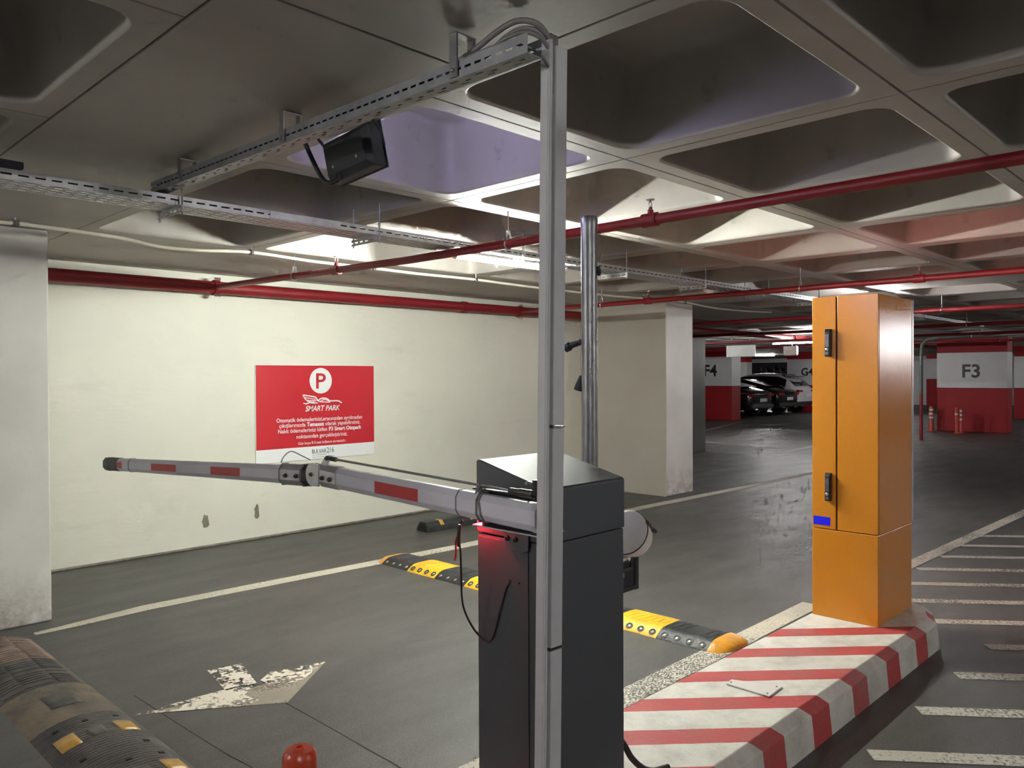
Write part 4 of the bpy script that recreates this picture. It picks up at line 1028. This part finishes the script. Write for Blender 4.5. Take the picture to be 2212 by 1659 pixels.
# ------------------------------------------------------------------ parked cars
def make_car(label, x, y, paint, suv):
    c = thing('parked_car', label, 'car', (x, y, 0), 'cars parked beyond column F4')
    top = 1.66 if suv else 1.44
    belt = 1.02 if suv else .93
    tail = 1.06 if suv else 1.00
    # (y, half width, floor, belt, top, half width of the top)
    if suv:
        st = [(0, .74, .45, .80, .82, .70), (.05, .84, .32, .95, 1.0, .78), (.22, .90, .28, 1.02, 1.10, .80), (.55, .92, .27, 1.05, 1.50, .66), (.95, .93, .26, 1.04, 1.64, .64), (1.7, .93, .25, 1.02, 1.68, .64), (2.5, .93, .25, 1.0, 1.64, .63), (3.3, .92, .25, .98, 1.20, .72), (3.7, .91, .25, .95, 1.02, .80), (4.3, .88, .27, .85, .92, .76), (4.55, .72, .35, .62, .72, .62)]
    else:
        st = [(0, .74, .42, .78, .84, .68), (.05, .84, .30, .93, .98, .78), (.25, .88, .27, .96, 1.03, .80), (.6, .90, .25, .95, 1.10, .74), (1.2, .91, .24, .93, 1.34, .60), (1.8, .91, .24, .92, 1.44, .57), (2.5, .91, .24, .91, 1.42, .57), (3.2, .90, .24, .90, 1.12, .68), (3.6, .89, .24, .88, .95, .78), (4.3, .86, .26, .80, .84, .74), (4.6, .70, .34, .58, .66, .60)]
    rings = []
    for yy, w_, zb, bl, tp, wt in st:
        h = [(w_ * .86, zb), (w_, zb + .16), (w_, bl - .12), (w_ * .965, bl), (wt + .03, tp - .05), (wt - .10, tp)]
        rings.append([(x + a, y + yy, b) for a, b in h] + [(x - a, y + yy, b) for a, b in h[::-1]])
    body = G().loft(rings, cap=True).build('body', paint, c, smooth=60, subsurf=1)
    # glass: side windows and rear window follow the shell
    def side(i0, i1, sgn):
        a = []; lo = []; hi = []
        for i in range(i0, i1 + 1):
            yy, w_, zb, bl, tp, wt = st[i]
            p = Vector((w_ * .955, bl + .02)); q = Vector((wt + .03, tp - .05)); d = q - p
            f0, f1 = .06, .86
            if d.length < .16: f1 = .3
            P = p + d * f0; Q = p + d * f1
            lo.append((x + sgn * (P.x + .012), y + yy, P.y)); hi.append((x + sgn * (Q.x + .012), y + yy, Q.y))
        G().loft([[l_, h_] for l_, h_ in zip(lo, hi)], closed=False).build('side_window', 'car_glass', c, solid=.006)
    for s in (-1, 1): side(3, 7, s)
    a, b = (st[2], st[4]) if suv else (st[3], st[5])
    y0, y1 = a[0] + .02, b[0] - .06
    G().add([(x - .66, y + y0 - .035, a[4] + .05), (x + .66, y + y0 - .035, a[4] + .05), (x + .54, y + y1 - .045, b[4] - .03), (x - .54, y + y1 - .045, b[4] - .03)], [(0, 1, 2, 3)]).build('rear_window', 'car_glass', c, solid=.02)
    zt = .92 if suv else .84
    for s in (-1, 1):
        G().prism([(x + s * .86, zt - .05), (x + s * .84, zt + .06), (x + s * .42, zt + .04), (x + s * .42, zt - .02)], 'y', y - .005, y + .10).build('tail_lamp', 'tail_light', c, bevel=.01)
        G().tube([(x + s * .45, y - .01, .33), (x + s * .62, y - .01, .33)], .03, 8).build('exhaust_trim', 'steel_bright', c)
    zp = .74 if suv else .66
    pl = G().box(x - .26, x + .26, y - .035, y - .015, zp - .06, zp + .06).build('licence_plate', 'plate_white', c, bevel=.004)
    G().box(x - .84, x + .84, y - .02, y + .10, .36, .50).build('bumper', 'tyre' if not suv else 'tyre', c, bevel=.03)
    for s in (-1, 1):
        for yy in (.85, 3.65):
            M = Matrix.Rotation(pi / 2, 3, 'Y')
            wh = G().lathe([(.20, -.11), (.32, -.11), (.335, -.07), (.335, .07), (.32, .11), (.20, .11)], (x + s * .82, y + yy, .335), 20, M).build('wheel', 'tyre', c, smooth=40)
            G().lathe([(.19, -.105), (.19, .105)], (x + s * .82, y + yy, .335), 12, M).build('hub', 'galvanised', c)
    if suv:
        G().prism([(y + 1.0, 1.70), (y + 1.12, 1.67), (y + .86, 1.66), (y + .92, 1.76)], 'x', x - .012, x + .012).build('roof_fin', 'car_black', c)
        G().box(x - .60, x + .60, y + .38, y + .62, 1.50, 1.53).build('roof_spoiler', 'car_black', c, bevel=.01)
    return c
make_car('black car parked nearest to column F4', 27.35, 13.75, 'car_black', False)
make_car('second black car, between the other parked cars', 29.75, 13.85, 'car_black', False)
make_car('white car parked behind the two black cars', 31.72, 14.0, 'car_white', True)
